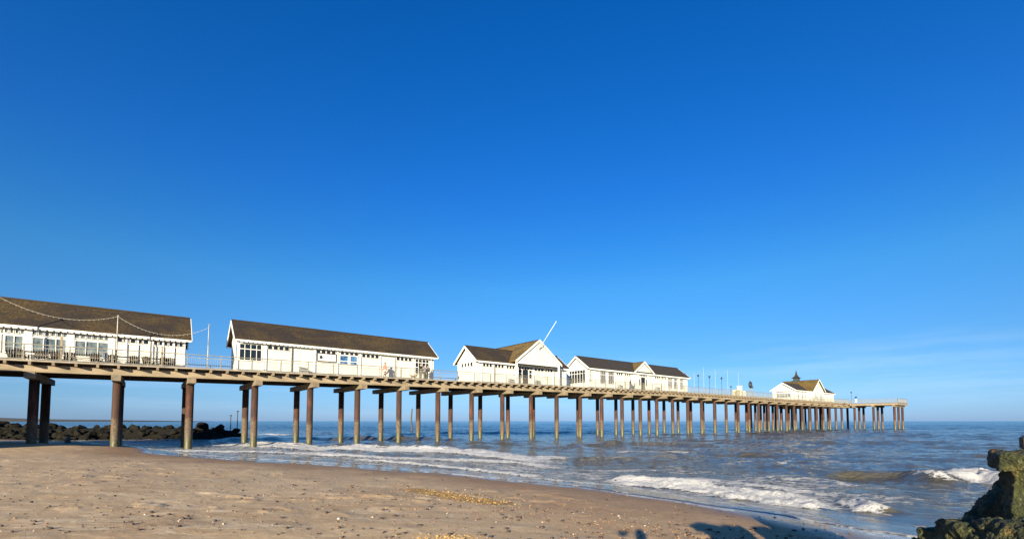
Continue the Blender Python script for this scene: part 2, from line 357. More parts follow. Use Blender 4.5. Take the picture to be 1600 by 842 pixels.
W = lambda pts, z=.12: [ground_pt(a, b, z) for a, b in pts]
FOAM = [  # polyline, half-width (m), strength
    (W([(330,692),(385,693),(440,695.5),(475,697),(520,697.5),(560,698),(620,700),(680,701),(730,704),(775,708),(815,713),(850,717)]), 1.1, 1.45),
    (W([(240,700),(300,701),(400,703),(470,704),(540,708),(600,711),(700,713),(760,716),(830,721),(880,727)]), .62, 1.15),
    (W([(540,713),(640,719),(720,726),(790,733),(850,741)]), .34, 1.05),
    (W([(150,694),(220,699),(300,706),(380,712),(470,716),(560,722)]), .30, .8),
    (W([(620,734),(700,737),(780,744),(860,751),(950,760)]), .20, .75),
    (W([(640,727),(700,731),(760,738),(830,745)]), .45, .55),
    (W([(800,738),(880,746),(955,751),(1030,762),(1100,774),(1200,788),(1300,806)]), .22, .85),
    (W([(945,747),(1000,749),(1050,753),(1100,759),(1150,766),(1200,773),(1250,779),(1292,783)]), .62, 1.35),
    (W([(1060,740),(1130,746),(1180,752),(1230,758),(1290,766)]), .42, .8),
    (W([(1312,776),(1330,782),(1362,790)]), .38, 1.25),
    (W([(1488,747),(1510,742),(1535,742),(1560,750),(1600,752)]), .85, 1.5),
    (W([(1440,745),(1470,744),(1500,748)]), .35, .7),
    (W([(840,709),(865,710),(885,713)]), .5, .9),
    (W([(405,677),(425,677.5),(445,678)]), 1.3, .9),
    (W([(880,728),(960,730),(1030,728),(1130,732)]), .45, .5),
    (W([(960,703),(1020,701),(1080,703)]), .5, .55),
    (W([(1100,720),(1250,716),(1400,722)]), .35, .42),
]
CREST = [ # polyline, half-width, height
    (W([(350,690),(440,693),(520,695),(620,697),(730,701),(800,707)]), 1.1, .26),
    (W([(940,743),(1000,746),(1100,754),(1200,767),(1292,779)]), .55, .24),
    (W([(1308,772),(1345,782),(1372,791)]), .36, .13),
    (W([(1190,735),(1260,732),(1300,730),(1345,730.5),(1400,732),(1460,736)], .3), .55, .20),
    (W([(1440,740),(1480,738),(1520,735),(1570,741),(1640,744)], .3), .75, .46),
    (W([(850,698),(900,692),(960,689.5),(1050,690),(1120,694)], .2), 1.3, .26),
    (W([(880,712),(970,711),(1060,716)], .2), .9, .16),
    (W([(1000,706),(1150,704),(1300,708)], .2), 1.0, .18),
    (W([(280,686),(500,683),(600,684),(760,684)], .2), 2.0, .42),
    (W([(1250,690),(1420,688),(1600,691)], .2), 1.6, .30),
    (W([(540,676),(800,675),(1000,675)], .2), 3.0, .35),
    (W([(1330,679),(1450,678),(1600,679)], .2), 2.4, .32),
]
rng = np.random.RandomState(3)
WAVES = []
for i in range(46):
    lam = .55*math.exp(rng.rand()*math.log(26)); th = math.atan2(-.72, -.69)+rng.randn()*.55
    WAVES.append((2*math.pi/lam, math.cos(th), math.sin(th), (.0138*lam**.77)*(.6+.8*rng.rand()), rng.rand()*6.28, lam))
def zw(x, y, r):
    g, sd = ground_z(x, y)
    q = -sd                                             # metres out from the swash line
    dr = np.maximum(r*.007, .03); dr = np.where(r > 420, r*.12, dr)
    wx = x+.9*fbm(x*.12, y*.12, 3, 81); wy = y+.9*fbm(x*.12, y*.12, 3, 83)
    h = np.zeros(x.shape)
    for k, cx, cy, a, ph, lam in WAVES:
        s_ = np.sin(k*(wx*cx+wy*cy)+ph); h += a*np.exp(-(2.2*dr/lam)**2)*(1.25*(1-np.abs(s_))-.45+.4*s_)
    grp = .75+.9*fbm(x*.06, y*.06, 2, 91)
    amp = (.10+.9*sstep(1.0, 16, q))*np.clip(grp, .3, 1.6)
    h = h*amp*.50
    foam = np.zeros(x.shape)
    for pl, w, hg in CREST:
        wob = .35*w*fbm(x*.6/w, y*.6/w, 2, 17); d, a = poly_dist(x, y, pl); e = sstep(0, .16, a)*(1-sstep(.84, 1, a)) 
        d = d+wob; prof = np.where(d > 0, np.exp(-(d/(w*.62))**2), np.exp(-(d/(w*1.5))**2))
        h = h+hg*prof*np.where((a <= .001) | (a >= .999), 0, e)*(.8+.8*vn(x*.5, y*.5, 19))
    for pl, w, s_ in FOAM:
        d, a = poly_dist(x, y, pl); d = d+.7*w*fbm(x*.9/w, y*.9/w, 3, 23)
        e = .35+.65*sstep(0, .10, a)*(1-sstep(.90, 1, a)); e = np.where((a <= .0005) | (a >= .9995), .3, e)
        prof = np.where(d > 0, np.exp(-(d/(w*.9))**4), np.exp(-(d/(w*1.5))**2)); foam = np.maximum(foam, s_*prof*e)
    foam = np.maximum(foam, .72*np.exp(-((q-.12)/.16)**2)*(.62+1.2*fbm(x*.5, y*.5, 2, 61)))   # lip of the swash
    foam = np.maximum(foam, (.30+.36*fbm(x*.35, y*.35, 3, 63))*sstep(.2, 2.0, q)*(1-sstep(6, 15, q)))
    foam = np.maximum(foam, .20*sstep(.16, .5, fbm(x*.09, y*.16, 4, 67)+.25)*(1-sstep(60, 160, r))*sstep(6, 14, q))
    h = h+np.clip(foam-.35, 0, 1)*(.05+.16*np.abs(fbm(x*2.6, y*2.6, 4, 27)))*(q > .6)
    film = g+.014+.010*fbm(x*1.2, y*1.2, 2, 29)
    base = np.where(q > 0, np.maximum(h-.02, film), g-.06*np.clip(-q/.12, 0, 1)+.014*np.clip(1+q/.12, 0, 1))
    calm = 1-sstep(.8, 6.5, q)*.88; calm = np.clip(calm, 0, .93)
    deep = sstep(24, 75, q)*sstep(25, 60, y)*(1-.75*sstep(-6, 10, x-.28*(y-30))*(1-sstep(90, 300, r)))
    return base, dict(foam=foam, calm=calm, deep=deep)
aw = np.radians(np.arange(-66, 76, .125)); rw = np.concatenate([np.exp(np.arange(math.log(7.0), math.log(420), .0062)), np.exp(np.linspace(math.log(440), math.log(40000), 40))])
def keepw(x, y): return shore_sd(x, y) < .5
sea = polar('sea_water', aw, rw, zw, M['sea_water'], keepw); tag(sea, kind='structure')
def gz(x, y): return float(ground_z(np.array([x]), np.array([y]))[0][0])

# ------------------------------------------------------------------ the pier
pier = empty('pier', P(0, 0, 0), TH, 'long timber decked pier on rusty steel piles running out to sea', 'pier')
UE = 167.4
def slab(mb, u0, u1, v0, v1, top, h, step=12.0):
    """a plank run that follows the deck level"""
    n = max(1, int(abs(u1-u0)/step)); us = [u0+(u1-u0)*i/n for i in range(n+1)]
    if u0 < 72 < u1: us = sorted(us+[72.0])
    vs, fs = [], []
    for u in us:
        z = zd(u)+top; vs += [(u, v0, z-h), (u, v1, z-h), (u, v1, z), (u, v0, z)]
    for i in range(len(us)-1):
        a, b = i*4, i*4+4
        fs += [(a+3, b+3, b+2, a+2), (a, a+1, b+1, b), (a, b, b+3, a+3), (a+1, a+2, b+2, b+1)]
    L = (len(us)-1)*4; fs += [(0, 3, 2, 1), (L, L+1, L+2, L+3)]
    mb.add(vs, fs)
UL = -30.0
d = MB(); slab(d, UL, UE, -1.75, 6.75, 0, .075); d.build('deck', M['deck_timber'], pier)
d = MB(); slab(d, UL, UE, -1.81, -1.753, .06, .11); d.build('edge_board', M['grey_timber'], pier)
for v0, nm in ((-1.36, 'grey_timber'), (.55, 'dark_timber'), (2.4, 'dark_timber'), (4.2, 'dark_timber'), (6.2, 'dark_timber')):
    d = MB(); slab(d, UL, UE, v0, v0+.16, -.285, .47 if v0 < 0 else .33); d.build('stringer', M['pale_timber' if v0 < 0 else 'dark_timber'], pier)  # inner stringers coloured dark to paint in the shade below the deck
# cross joists under the boards, their ends showing along the edge
BAY = 4.68; U0 = 2.9
jn = 0
extra = MB()
for i in range(-26, 137):
    u = U0+i*BAY/4
    if not UL < u < UE-.3: continue
    z = zd(u)
    if -1 <= -(-jn) < 100 and u > -9.5:
        MB().box(u-.075, u+.075, -1.98, 6.7, z-.28, z-.078).build('joist', M['joist_timber'], pier); jn += 1
    else: extra.box(u-.075, u+.075, -1.98, 6.7, z-.28, z-.078)
tag(extra.build('joist', M['joist_timber'], pier), kind='stuff')
pile_mesh = MB().tube([(0, 0, -3.2), (0, 0, .4), (0, 0, 3.2), (0, 0, 6.6)], .285, 20, True).mesh('pile'); pile_mesh.materials.append(M['rusty_pile'])
pile_mesh.polygons.foreach_set('use_smooth', [len(p.vertices) == 4 for p in pile_mesh.polygons])
def pile(u, v, top, name='pile', sc=1.0):
    o = bpy.data.objects.new(name, pile_mesh); C.objects.link(o); o.parent = pier; o.location = (u, v, top-6.6); o.scale = (sc, sc, 1); return o
random.seed(11)
for k in range(-6, 34+1):
    u = U0+k*BAY+random.uniform(-.12, .12); z = zd(u)
    MB().prism([(-1.95, z-.645), (6.95, z-.645), (6.95, z-1.02), (6.5, z-1.20), (-1.5, z-1.20), (-1.95, z-1.02)], -.34, .34)
    c = MB(); x0, x1 = u-.29, u+.29
    pro = [(-1.96, z-.76), (6.96, z-.76), (6.96, z-1.22), (-1.96, z-1.22)]
    n = len(pro); vs = [(x0, y, q) for y, q in pro]+[(x1, y, q) for y, q in pro]
    c.add(vs, [(0, 1, 2, 3), (7, 6, 5, 4), (0, 4, 5, 1), (1, 5, 6, 2), (2, 6, 7, 3), (3, 7, 4, 0)])
    cap = c.build('cap_beam', M['cap_concrete'], pier); bv = cap.modifiers.new('b', 'BEVEL'); bv.width = .025; bv.segments = 1
    pile(u, 0, z-1.2); pile(u, 5.0+random.uniform(-.1, .1), z-1.2)
    if 30 <= k: pass
# the cross head of the T at the seaward end
zT = zd(200)-.06
for (va, vb) in ((-12.7, -1.83), (6.83, 17.6)):
    MB().box(UE-9.4, UE+.2, va, vb, zT-.08, zT).build('deck', M['deck_timber'], pier)
    MB().box(UE-9.45, UE+.25, va+.0, vb, zT-.62, zT-.10).build('head_frame', M['pale_timber'], pier)
for v in (-2.7, -7.1, -11.7, 8.6, 12.8, 16.8):
    MB().box(UE-9.6, UE+.4, v-.33, v+.33, zT-1.1, zT-.625).build('cap_beam', M['cap_concrete'], pier)
    for uu in (-8.6, -4.7, -.8): pile(UE+uu, v, zT-1.0)
for uu, vv in ((100, 8.6), (104.5, 9.0), (122, 9.2), (127, 9.0), (131.5, 9.4), (136, 9.1), (140.5, 9.3)):
    if uu > 110: pile(uu, vv, zd(uu)-.9, sc=.9)
MB().box(119.5, 142.5, 6.85, 10.0, zd(125)-.9, zd(125)-.12).build('landing_stage', M['dark_timber'], pier)

# railings: posts, rails and barred infill, one fence along each side
def railing(name, label, path, parentloc=True, posts=2.34, infill=True):
    """path: list of (u, v, z) corners in pier coordinates"""
    r = empty(name, P(0, 0, 0), TH, label, 'railing')
    top, bars, npost, sec = MB(), MB(), 0, MB()
    post_over = MB()
    for a, b in zip(path[:-1], path[1:]):
        a = Vector(a); b = Vector(b); L = (b-a).length; n = max(1, round(L/posts))
        for i in range(n+1):
            p = a.lerp(b, i/n); mb = MB().box(p.x-.035, p.x+.035, p.y-.035, p.y+.035, p.z-.02, p.z+1.14)
            if npost < 98: mb.build('post', M['rail_metal'], r); npost += 1
            else: post_over.add(mb.v, mb.f)
        top.beam(a+Vector((0, 0, 1.15)), b+Vector((0, 0, 1.15)), .075, .06); sec.beam(a+Vector((0, 0, .92)), b+Vector((0, 0, .92)), .035, .035); sec.beam(a+Vector((0, 0, .14)), b+Vector((0, 0, .14)), .035, .035)
        if infill:
            m = int(L/.13)
            for i in range(m):
                p = a.lerp(b, (i+.5)/m); bars.beam(p+Vector((0, 0, .14)), p+Vector((0, 0, .92)), (.016), .016)
    top.build('top_rail', M['rail_metal'], r); sec.build('lower_rail', M['galvanised'], r); bars.build('barred_infill', M['galvanised'], r)
    if post_over.v: tag(post_over.build('post', M['rail_metal'], r), kind='stuff')
    return r
railing('railing', 'grey metal railing along the sunlit landward edge of the pier deck facing the beach', [(UL, -1.6, zd(UL)), (72, -1.6, zd(72)), (UE-9.4, -1.6, zd(200))])
railing('railing', 'grey metal railing along the far edge of the pier deck behind the white buildings', [(UL, 6.6, zd(UL)), (72, 6.6, zd(72)), (UE-9.4, 6.6, zd(200))])
railing('railing', 'pale railing around the seaward T-shaped head of the pier', [(UE-9.3, -1.9, zT), (UE-9.3, -12.6, zT), (UE+.1, -12.6, zT), (UE+.1, 17.5, zT), (UE-9.3, 17.5, zT), (UE-9.3, 6.9, zT)], posts=3.0)

# ------------------------------------------------------------------ buildings on the pier
def building(name, u0, u1, base, eave, ridge, label, W_=4.6, v0=.6, roof='moss_roof', ovx=.35, ovy=.35):
    """local x along the pier, y across it, z up from the deck"""
    L = u1-u0; b = empty(name, P(u0, v0, base), TH, label, 'building')
    b['_L'] = 0
    del b['_L']
    e, r = eave-base, ridge-base; hw = W_/2; sl = (r-e)/(hw+ovy)          # eave is the roof edge
    we = e+sl*ovy-.06                                                      # wall head
    mb = MB(); prof = [(0, -.25), (W_, -.25), (W_, we), (hw, r-.10), (0, we)]
    vs = [(0, y, z) for y, z in prof]+[(L, y, z) for y, z in prof]
    mb.add(vs, [(0, 4, 3, 2, 1), (5, 6, 7, 8, 9), (0, 1, 6, 5), (1, 2, 7, 6), (2, 3, 8, 7), (3, 4, 9, 8), (4, 0, 5, 9)])
    mb.build('wall', M['white_boards'], b)
    rm = MB(); T = .13
    for sgn in (-1, 1):
        ye = hw+sgn*(hw+ovy)
        A = [(-ovx, ye, e), (L+ovx, ye, e), (L+ovx, hw, r), (-ovx, hw, r)]
        rm.add(A+[(x, y, z+T) for x, y, z in A], [(0, 3, 2, 1) if sgn < 0 else (0, 1, 2, 3), (4, 5, 6, 7) if sgn < 0 else (7, 6, 5, 4), (0, 1, 5, 4), (1, 2, 6, 5), (2, 3, 7, 6), (3, 0, 4, 7)])
    rf = rm.build('roof', M[roof], b)
    MB().beam((-ovx-.01, hw, r+T+.0), (L+ovx+.01, hw, r+T+.0), .22, .09).build('ridge_tiles', M['dark_timber'], rf)
    bg = MB()
    for x in (-ovx-.045, L+ovx+.045):
        for sgn in (-1, 1): MB().beam((x+sgn*.002, hw+sgn*(hw+ovy+.03), e-.03), (x+sgn*.002, hw, r-.03), .05, .26).build('bargeboard', M['white_paint'], b)
    # eaves: fascia with a row of rafter feet
    fx = MB(); fx.box(-ovx, L+ovx, -ovy-.04, -ovy-.002, e-.10, e+.05); fx.box(-ovx, L+ovx, W_+ovy+.002, W_+ovy+.04, e-.10, e+.05)
    fx.build('fascia', M['white_paint'], b)
    tm = MB(); n = int(L/.36)
    for i in range(n):
        x = (i+.5)*L/n; tm.box(x-.13, x+.13, -ovy-.045, -.005, e-.17, e-.105)
    tm.build('rafter_feet', M['white_paint'], b)
    return b, dict(L=L, e=e, r=r, we=we, hw=hw, W=W_, u0=u0, base=base, v0=v0)
def win(b, x0, x1, z0, z1, nx=1, rows=None, glass='window_glass', y=0.0, side='near', fw=.07):
    """a window: frame with its panes as a sub-part. rows: list of glazing bar heights"""
    fr, pn = MB(), MB(); rows = rows or []
    def bx(mb, a, c, d0, d1, z_, w_):
        if side == 'near': mb.box(a, c, y-d1, y-d0, z_, w_)
        else: mb.box(y-d1, y-d0, a, c, z_, w_)
    bx(pn, x0+.01, x1-.01, -.002+.006, .018, z0+.01, z1-.01)
    bx(fr, x0, x1, .004, .07, z0, z0+fw); bx(fr, x0, x1, .004, .07, z1-fw, z1)
    for i in range(nx+1):
        x = x0+(x1-x0)*i/nx; w2 = fw*.5 if 0 < i < nx else fw
        a = min(max(x-w2/2, x0), x1-w2); bx(fr, a, a+w2, .006, .068, z0+.001, z1-.001)
    for zz in rows: bx(fr, x0+.002, x1-.002, .008, .064, zz-.035, zz+.035)
    f = fr.build('window', M['white_paint'], b); pn.build('pane', M[glass], f); return f
def pilaster(b, x, z1, w=.22, y=0.0, m='white_paint'):
    return MB().box(x-w/2, x+w/2, y-.09, y-.003, 0, z1).build('pilaster', M[m], b)
def downpipe(b, x, z1): return MB().tube([(x, -.08, 0), (x, -.08, z1-.12), (x, -.26, z1+.0)], .05, 8).build('downpipe', M['galvanised'], b, smooth=True)
def vents(b, x0, x1, n, z0, z1, glass='window_glass'):
    z0 -= .20; z1 -= .20
    for i in range(n):
        a = x0+(x1-x0)*i/n; win(b, a+.03, a+(x1-x0)/n-.03, z0, z1, 1, glass=glass, fw=.03)

# --- 1: long tearoom
base = zd(-12)+.02
b1, g = building('tearoom', -22, up(287), base, 9.06, 11.35, 'long white tearoom with wide windows behind the picnic tables, brown mossy roof', roof='moss_roof')
def X(px, g): return up(px, g['v0'])-g['u0']
we = g['we']
for a, c, nx, gl in ((-30, -4, 2, 'pale_glass'), (-1, 33, 2, 'pale_glass'), (43, 101, 3, 'pale_glass'), (110, 167, 3, 'pale_glass')):
    win(b1, X(a, g), X(c, g), .70, we-.84, nx, glass=gl, fw=.10)
    vents(b1, X(a, g), X(c, g), nx*2, we-.55, we-.20, gl)
vents(b1, X(177, g), X(229, g), 5, we-.58, we-.22); vents(b1, X(235, g), X(283, g), 6, we-.58, we-.22)
for px in (-55, 38, 105, 170): pilaster(b1, X(px, g), we-.2, .42)
for px in (193, 211, 229.5, 234, 251, 268, 284.5): pilaster(b1, X(px, g), we-.2, .12)
downpipe(b1, X(231.5, g), we-.1)
for a, c in ((177, 230), (235, 283)): MB().box(X(a, g), X(c, g), -.05, -.003, we-.90, we-.82).build('transom_rail', M['white_paint'], b1)
# --- 2: long hall with notice board
base2 = zd(6.3)+.05
b2, g2 = building('pier_shop', up(370), up(677), base2, 9.56, 11.65, 'long white pier shop with a row of small high windows and dark brown roof', roof='moss_roof')
we = g2['we']; H = lambda px: X(px, g2)
def q(x): return 350+x/4.571
win(b2, H(q(92)), H(q(262)), 1.10, we-.42, 4, [we-.95], fw=.09)
for a, c in ((296, 458), (646, 792), (820, 954), (975, 1102), (1224, 1338)): vents(b2, H(q(a)), H(q(c)), 4, we-.62, we-.24)
win(b2, H(q(1358)), H(q(1462)), .95, we-.44, 4, [we-.86, we-1.4], fw=.08)
win(b2, H(q(816)), H(q(884)), 1.42, 2.42, 1, [1.75], glass='blue_poster', fw=.08); win(b2, H(q(890)), H(q(948)), 1.42, 2.42, 1, [1.75], glass='blue_poster', fw=.08)
for px in (84, 274, 288, 640, 804, 966, 1112, 1222, 1348, 1475): pilaster(b2, H(q(px)), we-.18, .13)
downpipe(b2, H(q(474)), we-.1); downpipe(b2, H(q(1217)), we-.1)
MB().box(.01-.09, -.003, .6, 1.0, 1.2, 2.6).build('end_window', M['window_glass'], b2)
# --- 3: hall with a cross gable and porch
base3 = zd(38)+.04
b3, g3 = building('gabled_hall', up(745), up(885), base3, 9.72, 11.8, 'white hall with wide sunlit cross gable and porch posts, mossy brown roof', roof='moss_roof', W_=4.6)
def cross(b, g, uc, half, eave, ridge, yf, yb, roof, wallface=None, posts=None, ovx=.25):
    xc = uc-g['u0']; e, r = eave-g['base'], ridge-g['base']; T = .13; rm = MB()
    for sgn in (-1, 1):
        xe = xc+sgn*half
        A = [(xe, yf, e), (xc, yf, r), (xc, yb, r), (xe, yb, e)]
        rm.add(A+[(x, y, z+T) for x, y, z in A], [(0, 1, 2, 3) if sgn > 0 else (3, 2, 1, 0), (7, 6, 5, 4) if sgn > 0 else (4, 5, 6, 7), (0, 4, 5, 1), (1, 5, 6, 2), (2, 6, 7, 3), (3, 7, 4, 0)])
    rf = rm.build('cross_roof', M[roof], b)
    MB().beam((xc, yf-.01, r+T), (xc, yb+.01, r+T), .22, .09).build('ridge_tiles', M['dark_timber'], rf)
    gw = MB(); sl = (r-e)/half; yw = (wallface if wallface is not None else yf+.14)
    lo = e+.06 if posts else -.2
    hw = half-.22
    poly = [(xc-hw, lo-.05), (xc+hw, lo-.05), (xc+hw, e+sl*.22-.03), (xc, r-.06), (xc-hw, e+sl*.22-.03)]
    gw.prism(poly, yw, (yb-.2 if not posts else yw+.12)); gw.build('gable_wall', M['white_boards'], b)
    for sgn in (-1, 1):
        a = (xc+sgn*(half+.05), e-.02); c2 = (xc+sgn*.001, r+.05); MB().prism([(a[0], a[1]-.16), (a[0], a[1]+.15), (c2[0], c2[1]+.15), (c2[0], c2[1]-.16)], yf-.06, yf-.004).build('bargeboard', M['white_paint'], b)
    if posts:
        for px_ in posts: MB().box(px_-.10, px_+.10, yw-.05, yw+.15, -.2, lo+.0).build('porch_post', M['white_paint'], b)
        MB().box(xc-hw, xc+hw, yw-.02, yw+.14, lo-.28, lo-.052).build('porch_beam', M['white_paint'], b)
    return xc, r
xc3, r3 = cross(b3, g3, 41.1, 4.05, 9.95, 13.0, -1.5, 8.6, 'lichen_roof', posts=[37.3-g3['u0'], 44.8-g3['u0']])
we = g3['we']
def k3(x): return 690+x/4.01
H3 = lambda px: X(px, g3)
for a, c, n in ((255, 316, 3), (330, 390, 3), (403, 458, 3), (478, 570, 5), (580, 640, 3), (645, 695, 3)): vents(b3, H3(k3(a)), H3(k3(c)), n, we-.62, we-.22)
win(b3, H3(k3(478)), H3(k3(505)), 1.0, 2.25, 1, [1.7]); win(b3, H3(k3(545)), H3(k3(567)), 1.0, 2.25, 1, [1.7])
dr = MB().box(H3(k3(508)), H3(k3(540)), -.06, -.003, 0, 2.35).build('door', M['brown_wood'], b3); MB().box(H3(k3(511)), H3(k3(537)), -.075, -.062, 1.0, 2.2).build('pane', M['window_glass'], dr)
for px in (250, 322, 396, 465, 575, 700, 740): pilaster(b3, H3(k3(px)), we-.15, .12)
downpipe(b3, H3(k3(330)), we-.1); downpipe(b3, H3(k3(703)), we-.1)
for i in range(4): win(b3, .9+i*.72, 1.45+i*.72, we-.75, we-.2, 1, side='end', fw=.05)
# --- 4: restaurant with small gable
base4 = zd(56)+.05
b4, g4 = building('pier_restaurant', up(920), up(1075), base4, 10.2, 12.2, 'white pier building with tall barred windows and a small central gable', roof='slate_roof')
xc4, r4 = cross(b4, g4, 65.6, 2.75, 10.25, 12.12, -.30, 2.3, 'lichen_roof', wallface=-.10)
we = g4['we']
def k4(x): return 880+x/4.952
H4 = lambda px: X(px, g4)
for a, c, nx in ((285, 332, 3), (348, 395, 3), (812, 845, 3), (856, 888, 3), (905, 935, 3)): win(b4, H4(k4(a)), H4(k4(c)), .85, we-.42, nx, [we-.95], fw=.06)
win(b4, H4(k4(197)), H4(k4(230)), .9, we-.42, 3, [we-.95], glass='pale_glass', fw=.10)
for a, c in ((412, 462), (478, 520), (710, 752), (765, 800)): vents(b4, H4(k4(a)), H4(k4(c)), 3, we-.60, we-.22)
yq = -.10
for a, c in ((582, 598), (634, 648)): win(b4, H4(k4(a)), H4(k4(c)), .95, 2.15, 1, y=yq)
dr = MB().box(H4(k4(602)), H4(k4(630)), yq-.06, yq-.003, 0, 2.4).build('door', M['brown_wood'], b4); MB().box(H4(k4(605)), H4(k4(627)), yq-.075, yq-.062, 1.0, 2.3).build('pane', M['window_glass'], dr)
win(b4, H4(k4(585)), H4(k4(648)), 2.55, 3.0, 5, y=yq, fw=.05)
for px in (243, 285, 400, 470, 555, 700, 757, 805, 898, 940): pilaster(b4, H4(k4(px)), we-.15, .12)
downpipe(b4, H4(k4(474)), we-.1); downpipe(b4, H4(k4(761)), we-.1)
win(b4, .55, 4.05, .85, we-.25, 6, [we-.85], side='end', fw=.10)
# --- 5: pavilion with cupola
base5 = zd(200)+.05
b5, g5 = building('pavilion', up(1243), up(1303), base5, 9.95, 11.9, 'white end pavilion with olive lichened gable roof and dark pointed cupola', W_=5.4, roof='slate_roof')
xc5, r5 = cross(b5, g5, 138.4, 4.1, 10.0, 13.0, -1.6, 7.2, 'lichen_roof', wallface=-1.2)
we = g5['we']
H5 = lambda u: u-g5['u0']
for u in (128.2, 130.6, 132.6): win(b5, H5(u), H5(u+1.3), .8, we-.35, 2, [we-.8], fw=.10, glass='pale_glass')
win(b5, H5(135.6), H5(137.6), .8, 2.4, 3, [1.9], y=-1.2, fw=.08, glass='pale_glass'); win(b5, H5(139.4), H5(141.4), .8, 2.4, 3, [1.9], y=-1.2, fw=.08, glass='pale_glass')
for u in (144, 146.5, 149, 151.3): win(b5, H5(u), H5(u+1.1), .8, we-.35, 2, [we-.8], fw=.10, glass='pale_glass')
for u in (127.4, 130, 132.3, 134.1, 142.6, 145.6, 148.2, 150.8, 153): pilaster(b5, H5(u), we-.15, .12)
win(b5, 1.0, 4.4, .8, 2.0, 5, [1.6], side='end', fw=.09, glass='pale_glass'); win(b5, 1.0, 4.4, 2.2, 2.5, 8, side='end', fw=.04)
cp = MB(); y5 = 3.9
cp.box(xc5-.62, xc5+.62, y5-.62, y5+.62, r5-.3, r5+.9)
def pyr(mb, x, y, z0, z1, a, c):
    mb.add([(x-a, y-a, z0), (x+a, y-a, z0), (x+a, y+a, z0), (x-a, y+a, z0), (x-c, y-c, z1), (x+c, y-c, z1), (x+c, y+c, z1), (x-c, y+c, z1)],
           [(0, 3, 2, 1), (4, 5, 6, 7), (0, 1, 5, 4), (1, 2, 6, 5), (2, 3, 7, 6), (3, 0, 4, 7)])
cup = cp.build('cupola', M['verdigris'], b5)
ro = MB(); pyr(ro, xc5, y5, r5+.9, r5+1.2, .98, .50); pyr(ro, xc5, y5, r5+1.2, r5+1.8, .50, .20); pyr(ro, xc5, y5, r5+1.8, r5+2.9, .20, .05); ro.build('cupola_roof', M['slate_roof'], cup)
MB().tube([(xc5, y5, r5+2.88), (xc5, y5, r5+3.3)], [.05, .02], 6).build('finial', M['black_iron'], cup)

# ------------------------------------------------------------------ things fixed on or beside the buildings
def onpier(name, u, v, label, cat, group=None, dz=0.0, rz=0.0): return empty(name, P(u, v, zd(u)+dz), TH+rz, label, cat, group)
nb = empty('notice_board', P(up((645/4.571)+350+2), .6-.001, base2), TH, 'brown framed white notice board on the pier shop wall between high windows', 'notice board')
w_ = up(350+795/4.571)-up(350+655/4.571); z0, z1 = 1.55, 2.40
f = MB(); f.box(0, w_, -.10, -.045, z0, z0+.07); f.box(0, w_, -.10, -.045, z1-.07, z1); f.box(0, .07, -.10, -.045, z0+.07, z1-.07); f.box(w_-.07, w_, -.10, -.045, z0+.07, z1-.07); f.build('frame', M['brown_wood'], nb)
pn = MB().box(.07, w_-.07, -.085, -.047, z0+.07, z1-.07).build('board', M['white_paint'], nb)
MB().prism([(.22, z0+.38), (.32, z0+.60), (.44, z0+.62), (.56, z0+.42), (.50, z0+.28), (.30, z0+.28)], -.095, -.087).build('logo', M['navy_cloth'], pn)
tx = MB()
for i, (a, c) in enumerate(((.66, 1.5), (.66, 1.32), (1.7, 2.0))): 
    x = a
    while x < c: tx.box(x, x+.05, -.095, -.087, z0+.50-.12*(i % 2), z0+.545-.12*(i % 2)); x += .085
tx.build('lettering', M['grey_panel'], pn)
# flagpole leaning out from the gable
fp = empty('flagpole', P(41.1, .6-1.42, base3+r3-1.05), TH, 'white flagpole slanting out from the wide cross gable', 'flagpole')
dirp = Vector((.10, -.66, .75)).normalized()
MB().tube([(0, -.02, 0), tuple(dirp*4.3)], [.042, .028], 8).build('pole', M['white_paint'], fp, smooth=True)
MB().box(-.07, .07, -.14, .06, -.10, .12).build('bracket', M['galvanised'], fp); MB().ball(dirp*4.32, .06).build('finial', M['white_paint'], fp, smooth=True)
MB().beam((0, -.05, -.1), tuple(dirp*1.1+Vector((0, 0, -.02))), .04).build('stay', M['galvanised'], fp)

def lantern(name, u, v, z, label, rz=0):
    o = empty(name, P(u, v, z), TH+rz, label, 'lantern')
    MB().tube([(0, 0, .25), (-.28, 0, .32), (-.35, 0, .2)], .025, 6).build('bracket', M['black_iron'], o)
    h = MB().tube([(-.35, 0, -.12), (-.35, 0, .12), (-.35, 0, .2)], [.07, .13, .03], 6).build('lamp_head', M['black_iron'], o); return o
lantern('wall_lantern', g3['u0']-.0, 1.4, base3+2.35, 'black wall lantern on the landward gable end of the white hall with the porch')
lantern('wall_lantern', g4['u0']-.0, 1.3, base4+2.45, 'black wall lantern on the gable end of the building with barred windows')

# poles with festoon lights by the tearoom
def pole(u, v, h, r, label, nm='pole'):
    o = onpier(nm, u, v, label, 'pole'); MB().tube([(0, 0, 0), (0, 0, h*.55)], r, 8).build('lower_shaft', M['pole_paint'], o, smooth=True)
    MB().tube([(0, 0, h*.55), (0, 0, h)], [r*.8, r*.6], 8).build('upper_shaft', M['pole_paint'], o, smooth=True); MB().box(-.06, .06, -.06, .06, h, h+.09).build('cap', M['galvanised'], o); return o
uA, uB = up(178, -1.4), up(322, -1.2)
hA = zp(178, 493, -1.4)-zd(uA); hB = zp(322, 507, -1.2)-zd(uB)
pole(uA, -1.4, hA, .05, 'tall pale pole carrying festoon lights in front of the tearoom', 'festoon_pole'); pole(uB, -1.2, hB, .042, 'tall grey pole in the gap between the tearoom and the pier shop', 'festoon_pole')
uZ = up(-20, -1.4); pole(uZ, -1.4, 4.4, .055, 'pale festoon pole by the landward windows of the tearoom', 'festoon_pole')
